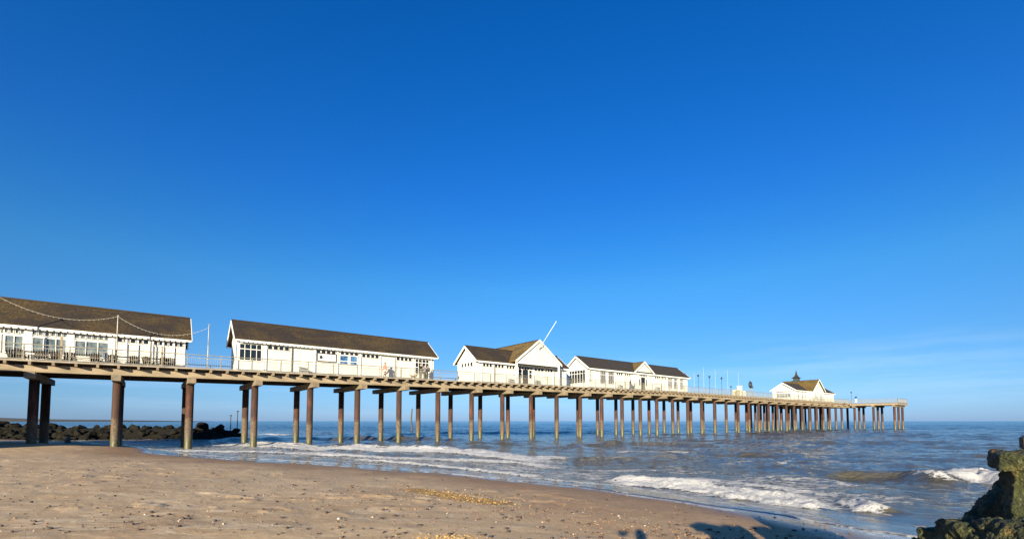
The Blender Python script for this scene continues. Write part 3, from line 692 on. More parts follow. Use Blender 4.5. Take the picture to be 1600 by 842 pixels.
def cable(name, a, b, sag, label):
    pts = [a.lerp(b, i/24)-Vector((0, 0, sag*4*(i/24)*(1-i/24))) for i in range(25)]
    c0 = a.copy(); o = empty(name, c0, 0, label, 'light string')
    MB().tube([p-c0 for p in pts], .012, 5).build('cable', M['pole_paint'], o)
    bl = MB()
    for i in range(1, 24): 
        p = pts[i]-c0; MB().ball(p-Vector((0, 0, .04)), .026, 8, 6).build('bulb', M['bulb_glass'], o, smooth=True)
pA = P(uA, -1.4, zd(uA)+hA); pB = P(uB, -1.2, zd(uB)+hB-.2); pZ = P(uZ, -1.4, zd(uZ)+4.4)
cable('light_string', pZ, pA, .85, 'sagging festoon of pale bulbs across the tearoom roof up to the tall pole'); cable('light_string', pA, pB, 1.0, 'festoon of pale bulbs from the tall pole to the pole in the gap')
for px, hh, lb in ((91, 1.75, 'short pale wooden post by the railing between dark chairs'), (250, 1.6, 'short pale wooden post by the railing near the seaward end of the tearoom')):
    u = up(px, -1.35); o = onpier('wooden_post', u, -1.35, lb, 'post'); MB().box(-.06, .06, -.06, .06, 0, hh).build('shaft', M['pale_timber'], o); MB().box(-.08, .08, -.08, .08, hh, hh+.05).build('cap', M['pale_timber'], o)

# outdoor furniture in front of the tearoom
def chair_parts(o):
    s = MB()
    for i in range(5): s.beam((-.27, -.25+i*.12, .40-i*.02), (.27, -.25+i*.12, .40-i*.02), .10, .025)
    s.build('seat', M['brown_wood'], o)
    bk = MB()
    for i in range(5):
        x = -.24+i*.12; bk.beam((x, .24, .32), (x*1.25, .52, 1.02-abs(i-2)*.035), .118, .022, (0, 1, 0))
    bk.build('backrest', M['brown_wood'], o)
    for sx in (-1, 1):
        MB().box(sx*.36-.06, sx*.36+.06, -.34, .42, .60, .625).build('armrest', M['brown_wood'], o)
        MB().box(sx*.33-.03, sx*.33+.03, -.32, -.22, 0, .60).build('leg', M['brown_wood'], o)
        MB().beam((sx*.33, .0, .36), (sx*.33, .48, .02), .05, .09).build('leg', M['brown_wood'], o)
CH = [(17.5, 'dark slatted wooden chair on the deck by the tearoom doors, landward end of the row', .5), (29, 'dark slatted armchair beside the wooden short post and the first tables', 2.9), (58, 'dark slatted wooden armchair behind the first picnic table', 3.3), (86, 'dark slatted chair tucked behind the short pale post', 2.8),
      (105, 'dark slatted armchair between the first and second picnic tables', 3.2), (147, 'dark slatted chair at the seaward end of the second picnic table', 2.9), (171.5, 'dark slatted armchair at the foot of the tall festoon pole', 3.3), (207, 'dark slatted armchair at the seaward end of the third picnic table', 3.1), (229, 'low dark chair in front of the tearoom downpipe', 2.7), (251, 'dark slatted armchair behind the seaward short pale post', 3.4), (264, 'dark slatted armchair at the end of the row by the gap', 3.0)]
first = None
for px, lb, rz in CH:
    u = up(px, -.75)
    if first is None:
        o = first = onpier('garden_chair', u, -.75, lb, 'chair', 'dark slatted chairs in front of the tearoom', .0, rz); chair_parts(o); o.scale = (.85, .85, .82)
    else:
        o = copy_tree(first); o.location = P(u, -.75, zd(u)); o.rotation_euler = (0, 0, TH+rz); o['label'] = lb; o.scale = (.85, .85, .82)
def table_parts(o):
    tp = MB()
    for i in range(5): tp.beam((-.85, -.28+i*.14, .74), (.85, -.28+i*.14, .74), .12, .035)
    tp.build('tabletop', M['brown_wood'], o)
    for sy in (-1, 1): MB().beam((-.85, sy*.66, .45), (.85, sy*.66, .45), .24, .035).build('seat', M['grey_timber'], o)
    for sx in (-1, 1):
        for sy in (-1, 1): MB().beam((sx*.6, sy*.22, .72), (sx*.6, sy*.62, .0), .04, .09).build('leg', M['grey_timber'], o)
        MB().beam((sx*.56, -.72, .40), (sx*.56, .72, .40), .04, .09).build('crossbar', M['grey_timber'], o)
TB = [(52, 'picnic table with dark top, the landward one by the barred tearoom windows'), (131, 'picnic table with dark top under the pale wide windows of the tearoom'), (190, 'picnic table with dark top just seaward of the tall festoon pole'), (243, 'picnic table with dark top beside the tearoom downpipe')]
first = None
for px, lb in TB:
    u = up(px, -.55)
    if first is None: o = first = onpier('picnic_table', u, -.55, lb, 'picnic table', 'picnic tables in front of the tearoom'); table_parts(o)
    else: o = copy_tree(first); o.location = P(u, -.55, zd(u)); o['label'] = lb
# grey litter bins with sloping tops
def bin_parts(o):
    MB().add([(-.36, -.28, 0), (.36, -.28, 0), (.36, .28, 0), (-.36, .28, 0), (-.36, -.28, .78), (.36, -.28, .58), (.36, .28, .58), (-.36, .28, .78)], [(0, 3, 2, 1), (4, 5, 6, 7), (0, 1, 5, 4), (1, 2, 6, 5), (2, 3, 7, 6), (3, 0, 4, 7)]).build('body', M['grey_panel'], o)
    MB().add([(-.40, -.32, .80), (.40, -.32, .60), (.40, .32, .60), (-.40, .32, .80), (-.40, -.32, .84), (.40, -.32, .64), (.40, .32, .64), (-.40, .32, .84)], [(0, 3, 2, 1), (4, 5, 6, 7), (0, 1, 5, 4), (1, 2, 6, 5), (2, 3, 7, 6), (3, 0, 4, 7)]).build('lid', M['grey_panel'], o)
BN = [(472.5, 'grey litter bin with sloping lid against the blank wall of the pier shop'), (799, 'grey sloping bin by the porch post of the white hall'), (840, 'grey sloping bin under the wide cross gable'), (970, 'grey sloping bin by the downpipe of the barred window building'), (1028, 'grey sloping bin just seaward of the small central gable')]
first = None
for px, lb in BN:
    u = up(px, .05)
    if first is None: o = first = onpier('litter_bin', u, .05, lb, 'litter bin', 'grey litter bins along the white walls'); bin_parts(o)
    else: o = copy_tree(first); o.location = P(u, .05, zd(u)); o['label'] = lb

# street lamps and masts on the open stretch
def lamp_parts(o, h=4.2):
    MB().tube([(0, 0, 0), (0, 0, .9)], [.09, .07], 8).build('base', M['black_iron'], o, smooth=True)
    MB().tube([(0, 0, .9), (0, 0, h)], [.045, .035], 8).build('post', M['black_iron'], o, smooth=True)
    hd = MB().tube([(0, 0, h), (0, 0, h+.10), (0, 0, h+.36)], [.06, .16, .20], 8).build('lamp_head', M['black_iron'], o, smooth=True)
    MB().tube([(0, 0, h+.36), (0, 0, h+.48), (0, 0, h+.55)], [.24, .08, .02], 8).build('lid', M['black_iron'], hd)
LP = [(1071, 5.2, 'black street lamp just past the seaward end of the barred window building'), (1092, 5.2, 'second black street lamp on the open deck from the barred window building'), (1109.5, 5.2, 'third black street lamp on the open deck, midway between masts'), (1128.5, 5.2, 'fourth black street lamp along the open deck'), (1143, 5.2, 'black street lamp beside the cream cabinet'), (1331, 5.2, 'lone black street lamp where the T-shaped head begins')]
first = None
for i, (px, v, lb) in enumerate(LP):
    u = up(px, v)
    if first is None: o = first = onpier('street_lamp', u, v, lb, 'street lamp', 'street lamps on the open pier deck'); lamp_parts(o)
    else: o = copy_tree(first); o.location = P(u, v, zd(u)); o['label'] = lb
    if i == 4: o.scale = (1, 1, .62)
MS = [(1085.5, -1.2, 3.7), (1100.5, -1.2, 5.0), (1118.7, -1.2, 4.9), (1138, -1.2, 5.1), (1155, -1.2, 4.8)]
LM = ['slim mast closest to the barred window building', 'tall slim mast between the second and third street lamps', 'tall slim mast between the third and fourth street lamps', 'tall slim mast between the fourth street lamp and the cream cabinet', 'tall slim mast behind the white booth']
for (px, v, h), lb in zip(MS, LM):
    u = up(px, v); o = onpier('mast', u, v, lb, 'mast', 'slim masts on the open pier deck'); MB().tube([(0, 0, 0), (0, 0, h)], [.025, .014], 6).build('shaft', M['galvanised'], o); MB().box(-.08, .08, -.08, .08, 0, .10).build('foot', M['galvanised'], o)
# white booth, cream cabinet
u = up(1156.5, 2.0); o = onpier('booth', u, 2.0, 'narrow white booth standing taller than the railing on the open deck', 'booth')
MB().box(-.32, .32, -.4, .4, 0, 2.55).build('body', M['white_boards'], o); MB().box(-.38, .38, -.46, .46, 2.55, 2.64).build('roof', M['white_paint'], o); MB().box(-.24, .24, -.45, -.402, .1, 2.0).build('door', M['white_paint'], o)
u = up(1151.5, -.9); o = onpier('cabinet', u, -.9, 'cream painted cabinet on the deck edge in front of the white booth', 'cabinet')
MB().box(-.85, .85, -.4, .4, .05, 1.25).build('body', M['cream_paint'], o); MB().box(-.9, .9, -.45, .45, 1.25, 1.31).build('lid', M['cream_paint'], o); MB().box(-.80, -.02, -.43, -.402, .12, 1.18).build('door', M['cream_paint'], o); MB().box(.02, .80, -.43, -.402, .12, 1.18).build('door', M['cream_paint'], o)
for px, lb in ((1163, 'pale panel screen on the deck between the white booth and the dark sculpture'),):
    u = up(px, -1.0); o = onpier('panel_screen', u, -1.0, lb, 'screen'); MB().box(-.9, .9, -.03, .03, .15, 1.2).build('panel', M['white_paint'], o)
    for sx in (-1, 1): MB().box(sx*.93-.05, sx*.93+.05, -.05, .05, 0, 1.4).build('post', M['galvanised'], o)
# openwork clock sculpture
u = up(1173.5, 1.0); o = onpier('clock_sculpture', u, 1.0, 'dark openwork clock sculpture with round wheel on a lattice stand', 'sculpture')
st = MB()
for sx in (-1, 1):
    for sy in (-1, 1): st.beam((sx*.45, sy*.45, 0), (sx*.2, sy*.2, 2.2), .07)
for i in range(3): st.beam((-.42+i*.08, -.42+i*.08, .3+i*.6), (.38-i*.08, -.38+i*.08, .85+i*.6), .05); st.beam((.42-i*.08, -.42+i*.08, .3+i*.6), (-.38+i*.08, -.38+i*.08, .85+i*.6), .05)
st.build('stand', M['galvanised'], o)
ring = MB(); ring.tube([(.62*math.cos(a), 0, 2.95+.62*math.sin(a)) for a in np.linspace(0, 2*math.pi, 25)], .13, 8, False); rr = ring.build('wheel', M['black_iron'], o, smooth=True)
sp = MB()
for k in range(4): a = k*math.pi/4; sp.beam((.6*math.cos(a), 0, 2.95+.6*math.sin(a)), (-.6*math.cos(a), 0, 2.95-.6*math.sin(a)), .07)
sp.build('spokes', M['black_iron'], rr); MB().ball((.12, -.08, 2.95), .3, 12, 8, (1, .5, 1)).build('dial', M['verdigris'], rr, smooth=True)
MB().tube([(-.15, 0, 3.6), (-.15, 0, 4.1)], [.12, .03], 6).build('finial', M['black_iron'], o); MB().ball((.72, 0, 2.5), .28, 10, 8).build('counterweight', M['verdigris'], o, smooth=True)
# telescope on the head of the pier
u = UE-3; o = onpier('telescope', up(1338, -6.0), -6.0, 'dark coin telescope on a white stand on the T-shaped head', 'telescope', dz=-.06)
MB().tube([(0, 0, 0), (0, 0, 1.0)], [.22, .12], 8).build('stand', M['white_paint'], o); MB().tube([(-.3, 0, 1.35), (.3, 0, 1.45)], .17, 10).build('barrel', M['black_iron'], o, smooth=True); MB().box(-.12, .12, -.12, .12, 1.0, 1.28).build('yoke', M['black_iron'], o)

# ------------------------------------------------------------------ people
def remeshed(mb, name, m, vox, parent, smooth_it=2):
    me = mb.mesh(name); o = bpy.data.objects.new(name, me); C.objects.link(o)
    r = o.modifiers.new('r', 'REMESH'); r.mode = 'VOXEL'; r.voxel_size = vox
    s_ = o.modifiers.new('s', 'SMOOTH'); s_.iterations = smooth_it; s_.factor = .5
    dg = bpy.context.evaluated_depsgraph_get(); me2 = bpy.data.meshes.new_from_object(o.evaluated_get(dg)); o.modifiers.clear(); o.data = me2; bpy.data.meshes.remove(me)
    me2.name = name; me2.materials.clear(); me2.materials.append(m); me2.polygons.foreach_set('use_smooth', [True]*len(me2.polygons)); o.parent = parent; return o
def capsule(mb, pts, rad, n=12, el=(1, 1)):
    pts = [Vector(p) for p in pts]; d0 = (pts[0]-pts[1]).normalized(); d1 = (pts[-1]-pts[-2]).normalized(); r0, r1 = rad[0], rad[-1]
    P2 = [pts[0]+d0*r0*.98, pts[0]+d0*r0*.8, pts[0]+d0*r0*.45]+pts+[pts[-1]+d1*r1*.45, pts[-1]+d1*r1*.8, pts[-1]+d1*r1*.98]
    R2 = [r0*.15, r0*.6, r0*.89]+list(rad)+[r1*.89, r1*.6, r1*.15]; mb.tube(P2, R2, n, True, el)
def hand(mb, w, d, side, curl=.5):
    """palm and five fingers; w wrist, d unit direction of the hand, side unit direction of the thumb"""
    w = Vector(w); d = Vector(d).normalized(); s_ = Vector(side); s_ = (s_-d*s_.dot(d)).normalized(); nrm = d.cross(s_)
    for k in range(4):
        off = s_*(.030-.020*k); capsule(mb, [w+off*.4, w+d*.085+off], [.017, .013], 8)
        L = (.070, .080, .075, .058)[k]; a = w+d*.09+off; b = a+(d*.9+nrm*curl*.5).normalized()*L*.5; c = b+(d*.6+nrm*curl*1.6).normalized()*L*.5
        capsule(mb, [a, b, c], [.0095, .009, .0075], 8)
    a = w+d*.03+s_*.028; b = a+(d*.6+s_*.7).normalized()*.045; c = b+(d*.9+nrm*curl*.6).normalized()*.035; capsule(mb, [a, b, c], [.013, .0105, .009], 8)
def person(loc, heading, label, pose, coat, trousers, hair, vox=.009, h=1.72, long_coat=False, group=None):
    """faces local -Y; pose holds joint positions for a 1.72 m figure"""
    o = empty('person', loc, heading, label, 'person', group); o.scale = (h/1.72,)*3
    p = dict(hipL=(.09, 0, .90), hipR=(-.09, 0, .90), kneeL=(.10, -.02, .49), kneeR=(-.10, -.02, .49), ankL=(.10, .02, .085), ankR=(-.10, .02, .085),
             shL=(.185, .0, 1.41), shR=(-.185, 0, 1.41), elL=(.23, .03, 1.13), elR=(-.23, .03, 1.13), wrL=(.23, -.05, .89), wrR=(-.23, -.05, .89), head=(0, -.02, 1.60), toe=(0, -1, 0), hd=None)
    p.update(pose); q_ = {k: Vector(v) for k, v in p.items() if v is not None}
    b = MB(); mid = (q_['hipL']+q_['hipR'])/2; sh = (q_['shL']+q_['shR'])/2
    capsule(b, [mid+Vector((0, 0, -.02)), mid.lerp(sh, .45), sh-Vector((0, 0, .09))], [.135, .12, .14], 14, (1.15, .8))
    capsule(b, [q_['shL'], q_['shR']], [.065, .065]); capsule(b, [sh, q_['head']-Vector((0, 0, .05))], [.06, .05])
    hc = q_['head']; b.ball(hc+Vector((0, .01, .03)), .1, 16, 12, (.78, .95, 1.15)); b.ball(hc+Vector((0, -.03, -.05)), .065, 12, 10, (.85, .9, 1.0))
    capsule(b, [hc+Vector((0, -.088, .03)), hc+Vector((0, -.108, -.012))], [.010, .016], 8)
    for s_ in (-1, 1): b.ball(hc+Vector((s_*.08, .015, .0)), .028, 8, 8, (.4, .7, 1.1))
    capsule(b, [hc+Vector((-.022, -.088, -.055)), hc+Vector((.022, -.088, -.055))], [.009, .009], 8)
    for S in 'LR':
        sg = 1 if S == 'L' else -1
        capsule(b, [q_['sh'+S], q_['el'+S], q_['wr'+S]], [.055, .042, .028]); capsule(b, [q_['hip'+S], q_['knee'+S], q_['ank'+S]], [.095, .06, .042])
        a = q_['ank'+S]; capsule(b, [a+Vector((0, .04, -.045)), a+Vector((0, -.14, -.055))], [.036, .03], 10)
        d = (q_['wr'+S]-q_['el'+S]).normalized(); side = Vector((-sg*.2, -1, .1)) if p.get('hd') is None else Vector((-sg, 0, .2)); hand(b, q_['wr'+S]+d*.01, d, side)
    remeshed(b, 'body', M['skin'], min(vox, .0075), o)
    # eyes and hair
    hm = MB(); hm.ball(hc+Vector((0, .022, .045)), .105, 14, 10, (.83, .95, 1.12)); hv = [v for v in hm.v]
    hr = remeshed(hm, 'hair', M[hair], .02, o); 
    for v in hr.data.vertices:
        if v.co.y < hc.y-.045 and v.co.z < hc.z+.085: v.co.y = hc.y-.045+(v.co.y-hc.y+.045)*.1
    ey = MB()
    for s_ in (-1, 1): ey.ball(hc+Vector((s_*.032, -.083, .022)), .0115, 8, 6)
    ey.build('eyes', M['black_cloth'], o)
    c = MB(); lo = .55 if long_coat else .80
    capsule(c, [Vector((mid.x, mid.y, lo+.1)), mid.lerp(sh, .35), sh-Vector((0, 0, .08))], [.175 if long_coat else .165, .152, .168], 16, (1.15, .85)); capsule(c, [q_['shL'], q_['shR']], [.085, .085])
    capsule(c, [sh+Vector((0, .01, .0)), sh+Vector((0, .0, .065))], [.08, .07])
    for S in 'LR': capsule(c, [q_['sh'+S], q_['el'+S], q_['el'+S].lerp(q_['wr'+S], .93)], [.077, .062, .047])
    remeshed(c, 'coat', M[coat], .014, o)
    t_ = MB(); capsule(t_, [q_['hipL']+Vector((0, 0, .04)), q_['hipR']+Vector((0, 0, .04))], [.125, .125])
    for S in 'LR': capsule(t_, [q_['hip'+S], q_['knee'+S], q_['ank'+S]+Vector((0, 0, .03))], [.115, .08, .066])
    remeshed(t_, 'trousers', M[trousers], .014, o)
    for S in 'LR':
        a = q_['ank'+S]; s2 = MB(); capsule(s2, [a+Vector((0, .045, -.04)), a+Vector((0, -.15, -.05))], [.047, .042], 10, (1, .9)); remeshed(s2, 'shoe', M['shoe_leather'], .012, o)
    return o
walkL = dict(kneeL=(.09, -.16, .50), ankL=(.09, -.30, .12), kneeR=(-.09, .05, .49), ankR=(-.09, .30, .13), elL=(.24, .10, 1.14), wrL=(.24, .06, .90), elR=(-.24, -.06, 1.14), wrR=(-.23, -.22, .94))
stand = {}
arms = dict(elL=(.25, -.02, 1.14), wrL=(.12, -.24, 1.16), elR=(-.25, -.02, 1.14), wrR=(-.10, -.26, 1.20))
def pp(px, v): u = up(px, v); return P(u, v, zd(u)+.005)
person(pp(600.5, -.3), TH-math.pi/2, 'person in a coral pink coat and pale trousers walking past the pier shop', walkL, 'coral_coat', 'pale_trousers', 'dark_hair', long_coat=True)
person(pp(656.5, -.5), TH+.4, 'tall person in black coat standing by the seaward window of the pier shop', arms, 'black_cloth', 'olive_cloth', 'dark_hair', h=1.84)
person(pp(662.8, -.7), TH+math.pi*.5, 'person in grey coat between the black coated person and the pale trousered one', stand, 'grey_cloth', 'olive_cloth', 'grey_hair', h=1.66)
person(pp(668.5, -.4), TH-1.2, 'person in dark coat and pale trousers at the seaward corner of the pier shop', arms, 'navy_cloth', 'pale_trousers', 'dark_hair', h=1.7)
person(pp(985.5, -.5), TH+.6, 'person in dark coat and jeans beside the white bag carrier near the small central gable', walkL, 'navy_cloth', 'denim', 'dark_hair', h=1.76)
person(pp(990, -.3), TH-.8, 'person in white top and black trousers near the small central gable', arms, 'white_cloth', 'black_cloth', 'grey_hair', h=1.68)
# the photographer, standing on the sand behind the lens, holding the phone out
phx, phy = .24, -.36
gzp = gz(phx, phy)
pose = dict(shL=(.19, 0, 1.43), elL=(.27, -.10, 1.20), wrL=(.23, -.21, 1.45), shR=(-.19, 0, 1.43), elR=(-.25, .03, 1.15), wrR=(-.26, -.06, .90), head=(0, -.03, 1.60))
ph = person((phx, phy, gzp), math.pi, 'photographer in dark jacket and jeans holding up a phone on the sand', pose, 'navy_cloth', 'denim', 'dark_hair', vox=.007, h=1.80)
o = empty('phone', (0.0, -.10, EYE+.0), 0, 'black phone held up by the person on the sand', 'phone'); MB().box(-.075, .075, -.008, .0, -.036, .036).build('body', M['black_iron'], o); MB().box(-.07, .07, -.0095, -.0082, -.032, .032).build('screen', M['window_glass'], o)
# a dog with the people by the shop
dg_ = empty('dog', pp(645.5, -.6), TH, 'sandy dog standing on the deck beside the waiting people', 'dog'); b = MB()
capsule(b, [(-.28, 0, .44), (0, 0, .42), (.26, 0, .45)], [.11, .10, .13], 12, (.85, 1)); capsule(b, [(.28, 0, .50), (.42, 0, .66)], [.08, .065]); capsule(b, [(.42, 0, .68), (.58, 0, .63)], [.07, .035])
for s_ in (-1, 1): b.ball((.40, s_*.055, .73), .04, 8, 6, (.6, .5, 1.2))
for x, kb in ((.24, -.02), (-.26, .05)):
    for s_ in (-1, 1):
        if x > 0: capsule(b, [(x, s_*.07, .42), (x-.02, s_*.07, .22), (x, s_*.07, .04)], [.055, .034, .026], 8)
        else: capsule(b, [(x, s_*.07, .42), (x+.08, s_*.07, .28), (x-.08, s_*.07, .17), (x-.05, s_*.07, .03)], [.075, .045, .028, .025], 8)
        capsule(b, [(x, s_*.07, .025), (x+.06, s_*.07, .022)], [.026, .022], 8)
capsule(b, [(-.34, 0, .48), (-.46, 0, .56), (-.52, 0, .68)], [.035, .025, .015], 8); remeshed(b, 'body', M['dog_fur'], .012, dg_)

# ------------------------------------------------------------------ rock breakwater behind the pier
def hull(seed):
    r = random.Random(seed); bm = bmesh.new()
    for i in range(16):
        v = Vector((r.gauss(0, 1), r.gauss(0, 1), r.gauss(0, 1))).normalized(); bm.verts.new((v.x*r.uniform(.8, 1.1), v.y*r.uniform(.65, .95), v.z*r.uniform(.55, .8)))
    res = bmesh.ops.convex_hull(bm, input=bm.verts); bmesh.ops.delete(bm, geom=[g_ for g_ in res['geom_interior'] if isinstance(g_, bmesh.types.BMVert)], context='VERTS')
    bmesh.ops.bevel(bm, geom=list(bm.edges), offset=.07, segments=1, affect='EDGES'); me = bpy.data.meshes.new('boulder'); bm.to_mesh(me); bm.free(); me.materials.append(M['breakwater_rock']); return me
RM = [hull(i) for i in range(7)]
random.seed(5)
LINE = [(-7, 672, 60, 3.4, 3.6), (120, 672, 60, 2.6, 3.0), (230, 671, 61, 2.2, 2.6), (320, 668, 62, 1.9, 2.4), (378, 668, 63, .8, 1.6)]
def rock(x, y, z, s_, label, grp='boulders of the dark breakwater'):
    o = bpy.data.objects.new('boulder', random.choice(RM)); C.objects.link(o); o.location = (x, y, z); o.scale = (s_*random.uniform(.9, 1.2), s_*random.uniform(.9, 1.2), s_*random.uniform(.85, 1.1)); o.rotation_euler = (random.uniform(-.4, .4), random.uniform(-.4, .4), random.uniform(0, 6.28))
    return tag(o, label, 'boulder', grp)
bank = MB(); bp = []
for i in range(25):
    t_ = i/24.0; px = -130+490*t_; Y = 58+7*t_; top = 2.95-1.22*min(1, t_/.45)-.95*max(0, (t_-.86)/.14)
    x_ = (px-800)/F*Y; bp += [(x_, Y-4.5, -1.0), (x_, Y-1.3, top*.72), (x_, Y+.6, top-.35), (x_, Y+5, -1.0)]
bank.add(bp, [(a*4+k, a*4+4+k, a*4+5+k, a*4+1+k) for a in range(24) for k in range(3)]); tag(bank.build('shore_bank', M['breakwater_rock']), kind='structure')
for i in range(230):
    t_ = i/229.0; px = -110+488*t_+random.uniform(-5, 5); v_ = random.random(); Y = 58+7*t_-4.2+5.2*v_
    top = 2.95-1.22*min(1, t_/.45)-.95*max(0, (t_-.86)/.14); s_ = random.uniform(.45, .8)
    z = top*min(1, v_*1.25)-s_*.42-.15+random.uniform(-.05, .15)
    rock((px-800)/F*Y, Y, z, s_, 'dark wet boulder in the rock breakwater behind the landward pier piles')
for px, y, s_, lb in ((318, 657, .8, 'pale pointed boulder on top of the breakwater, nearer the beach'), (344, 659.5, .75, 'pale pointed boulder on the seaward tip of the breakwater'), (370, 664, .6, 'low pale boulder at the very tip of the breakwater')):
    Y = 63.0; rock((px-800)/F*Y, Y, EYE-(y-HZ)*Y/F-.70, s_*1.0, lb, None)
for px, y0, h_, lb in ((361, 664, 1.3, 'thin marker stake on the breakwater rocks'), (371.5, 664, 1.9, 'taller thin marker stake at the breakwater tip')):
    Y = 66.0; z = EYE-(y0-HZ)*Y/F; o = empty('marker_stake', ((px-800)/F*Y, Y, z-.6), 0, lb, 'stake'); MB().tube([(0, 0, 0), (0, 0, h_+.6)], .06, 6).build('shaft', M['dark_timber'], o); MB().box(-.1, .1, -.1, .1, h_+.6, h_+.75).build('cap', M['dark_timber'], o)
# old leaning pile in the sea and a stump in the shallows
Y = 108; o = empty('channel_post', ((643.5-800)/F*Y, Y, -1.0), 0, 'crooked dark post leaning in the sea between the piles', 'post')
MB().tube([(.25, 0, 0), (.0, 0, 2.2), (-.1, 0, 4.2), (.1, 0, 6.2)], [.24, .2, .16, .12], 8).build('shaft', M['wet_timber'], o); MB().beam((-.3, 0, 4.0), (.25, 0, 4.3), .12).build('crosspiece', M['wet_timber'], o)
x_, y_ = ground_pt(108, 694, .1); o = empty('groyne_stump', (x_, y_, -.4), .3, 'short dark groyne stump standing in the shaded shallows under the pier', 'stump'); MB().tube([(0, 0, 0), (.02, 0, .8), (.03, 0, 1.15)], [.24, .22, .17], 9).build('trunk', M['wet_timber'], o); MB().tube([(.03, 0, 1.1), (.03, .02, 1.22)], [.15, .06], 9).build('worn_top', M['wet_timber'], o)
# distant coast
def coast(px0, px1, Y, hts, name, label_kind):
    n = len(hts); mb = MB(); vs = []
    for i, h_ in enumerate(hts):
        px = px0+(px1-px0)*i/(n-1); x = (px-800)/F*Y; vs += [(x, Y-60, -1), (x, Y, h_), (x, Y+400, h_*.9), (x, Y+600, -1)]
    fs = []
    for i in range(n-1):
        for k in range(3): a = i*4+k; fs.append((a, a+4, a+5, a+1))
    mb.add(vs, fs); return tag(mb.build(name, M['far_coast_earth'], smooth=True), kind='structure')
coast(-500, 190, 1500, [32, 30, 27, 25, 24, 20, 19, 15, 12, 10, 9, 8, 6, 5, 3, 1], 'hills', None)
# unseen wall block added beside the pier root, shaped to shade the first piles
o = empty('shade_wall', P(-8.3, -4.6, 0), TH, 'tall brick wall beside the landward root of the pier, added for its shade', 'wall')
MB().box(-17, 0, 0, 2.1, -1, 5.9).build('wall_body', M['brick_wall'], o); MB().box(-17.1, .08, -.08, 2.18, 5.9, 6.15).build('coping', M['cap_concrete'], o)

# ------------------------------------------------------------------ weed-covered timber groyne beside the camera
gd = Vector((.65, .76, 0)).normalized(); gn = Vector((-gd.y, gd.x, 0))      # runs seaward; gn faces the beach in view
G0 = Vector((6.95, 6.35, 0)); ga = math.atan2(gd.y, gd.x)
groyne = empty('groyne', (G0.x, G0.y, 0), ga, 'old weed covered timber groyne running from the sand into the waves', 'groyne')
def lumpy(mb, name, m, vox, amp, scale, seed, parent):
    o = remeshed(mb, name, m, vox, parent, 2); n = len(o.data.vertices); co = np.zeros(n*3, np.float32); o.data.vertices.foreach_get('co', co); no = np.zeros(n*3, np.float32); o.data.vertices.foreach_get('normal', no)
    co = co.reshape(-1, 3); no = no.reshape(-1, 3); a = fbm(co[:, 0]*scale+co[:, 2]*scale*.7, co[:, 1]*scale-co[:, 2]*scale*.6, 4, seed)+.5*fbm(co[:, 0]*scale*4+co[:, 2]*scale*3, co[:, 1]*scale*4-co[:, 2]*scale*3.1, 3, seed+3)
    co = co+no*(a*amp)[:, None]; o.data.vertices.foreach_set('co', co.ravel()); o.data.update(); return o
# the thick post with its overhanging cap, squared off to the view
blk = empty('groyne_block', (0, 0, 0), 0, 'massive square weed covered timber block with jutting cap at the end of the groyne', 'groyne block')
Yb = 3.5
def wp(px, y, Y): return ((px-800)/F*Y, Y, EYE-(y-HZ)*Y/F)
bx0 = wp(1558, 700, Yb)[0]; ztop = wp(1556, 708, Yb)[2]
m_ = MB(); ang = -R(42)
def rbox(mb, cx, cy, x0, x1, y0, y1, z0, z1, a, tx=0):
    ca, sa = math.cos(a), math.sin(a); vs = []
    for z, k in ((z0, tx), (z1, 0)):
        for x, y in ((x0+k, y0-k), (x1, y0-k), (x1, y1), (x0+k, y1)): vs.append((cx+x*ca-y*sa, cy+x*sa+y*ca, z))
    mb.add(vs, [(0, 3, 2, 1), (4, 5, 6, 7), (0, 1, 5, 4), (1, 2, 6, 5), (2, 3, 7, 6), (3, 0, 4, 7)])
rbox(m_, bx0, Yb, .05, 1.0, 0, .6, -.3, ztop-.04, ang, .04); lumpy(m_, 'body', M['weedy_timber'], .016, .045, 7, 3, blk)
m_ = MB(); rbox(m_, bx0, Yb, -.015, 1.05, -.03, .62, ztop-.13, ztop, ang); lumpy(m_, 'cap', M['weedy_timber'], .014, .03, 8, 5, blk)
# sloping apron of weedy rubble running down from the block
apr = empty('apron', (0, 0, 0), 0, 'sloping mossy green apron of rubble falling from the block to the wet sand', 'rubble apron')
m_ = MB(); Ya = 4.3; sil = [(1446, 850), (1470, 822), (1500, 806), (1512, 790), (1535, 772), (1556, 752), (1580, 748)]
top3 = [Vector(wp(a, b_, Ya+.02*i)) for i, (a, b_) in enumerate(sil)]
vs = []
for p in top3:
    d_ = Vector((p.x, p.y, 0)).normalized(); k_ = .42*(1-(p.z-.4)/1.4)+.12
    vs += [(p.x-d_.x*k_, p.y-d_.y*k_, p.z-.34*k_-.03), (p.x, p.y, p.z), (p.x+d_.x*.5, p.y+d_.y*.5, p.z-.10), (p.x+d_.x*.6, p.y+d_.y*.6, -.4), (p.x-d_.x*(k_+.35), p.y-d_.y*(k_+.35), -.4)]
n_ = len(top3); fs = [(a*5+k, a*5+(k+1) % 5, a*5+5+(k+1) % 5, a*5+5+k) for a in range(n_-1) for k in range(5)]+[(4, 3, 2, 1, 0), tuple((n_-1)*5+k for k in range(5))]
m_.add(vs, fs)
for k in range(13):
    t_ = k/12.0; a_ = 1506+108*t_; b_ = 862-50*min(1, t_*1.7)+8*max(0, t_-.5); y_ = 3.66-.55*t_; r_ = .16+.06*math.sin(k*2.1)
    c_ = wp(a_, b_, y_); m_.ball((c_[0], c_[1], c_[2]-r_*.75), r_, 14, 10, (1.2, 1, .9)); m_.box(c_[0]-.16, c_[0]+.16, y_-.16, y_+.5, -.3, c_[2]-r_*.8)
lumpy(m_, 'rubble', M['weedy_timber'], .016, .045, 8, 9, apr)
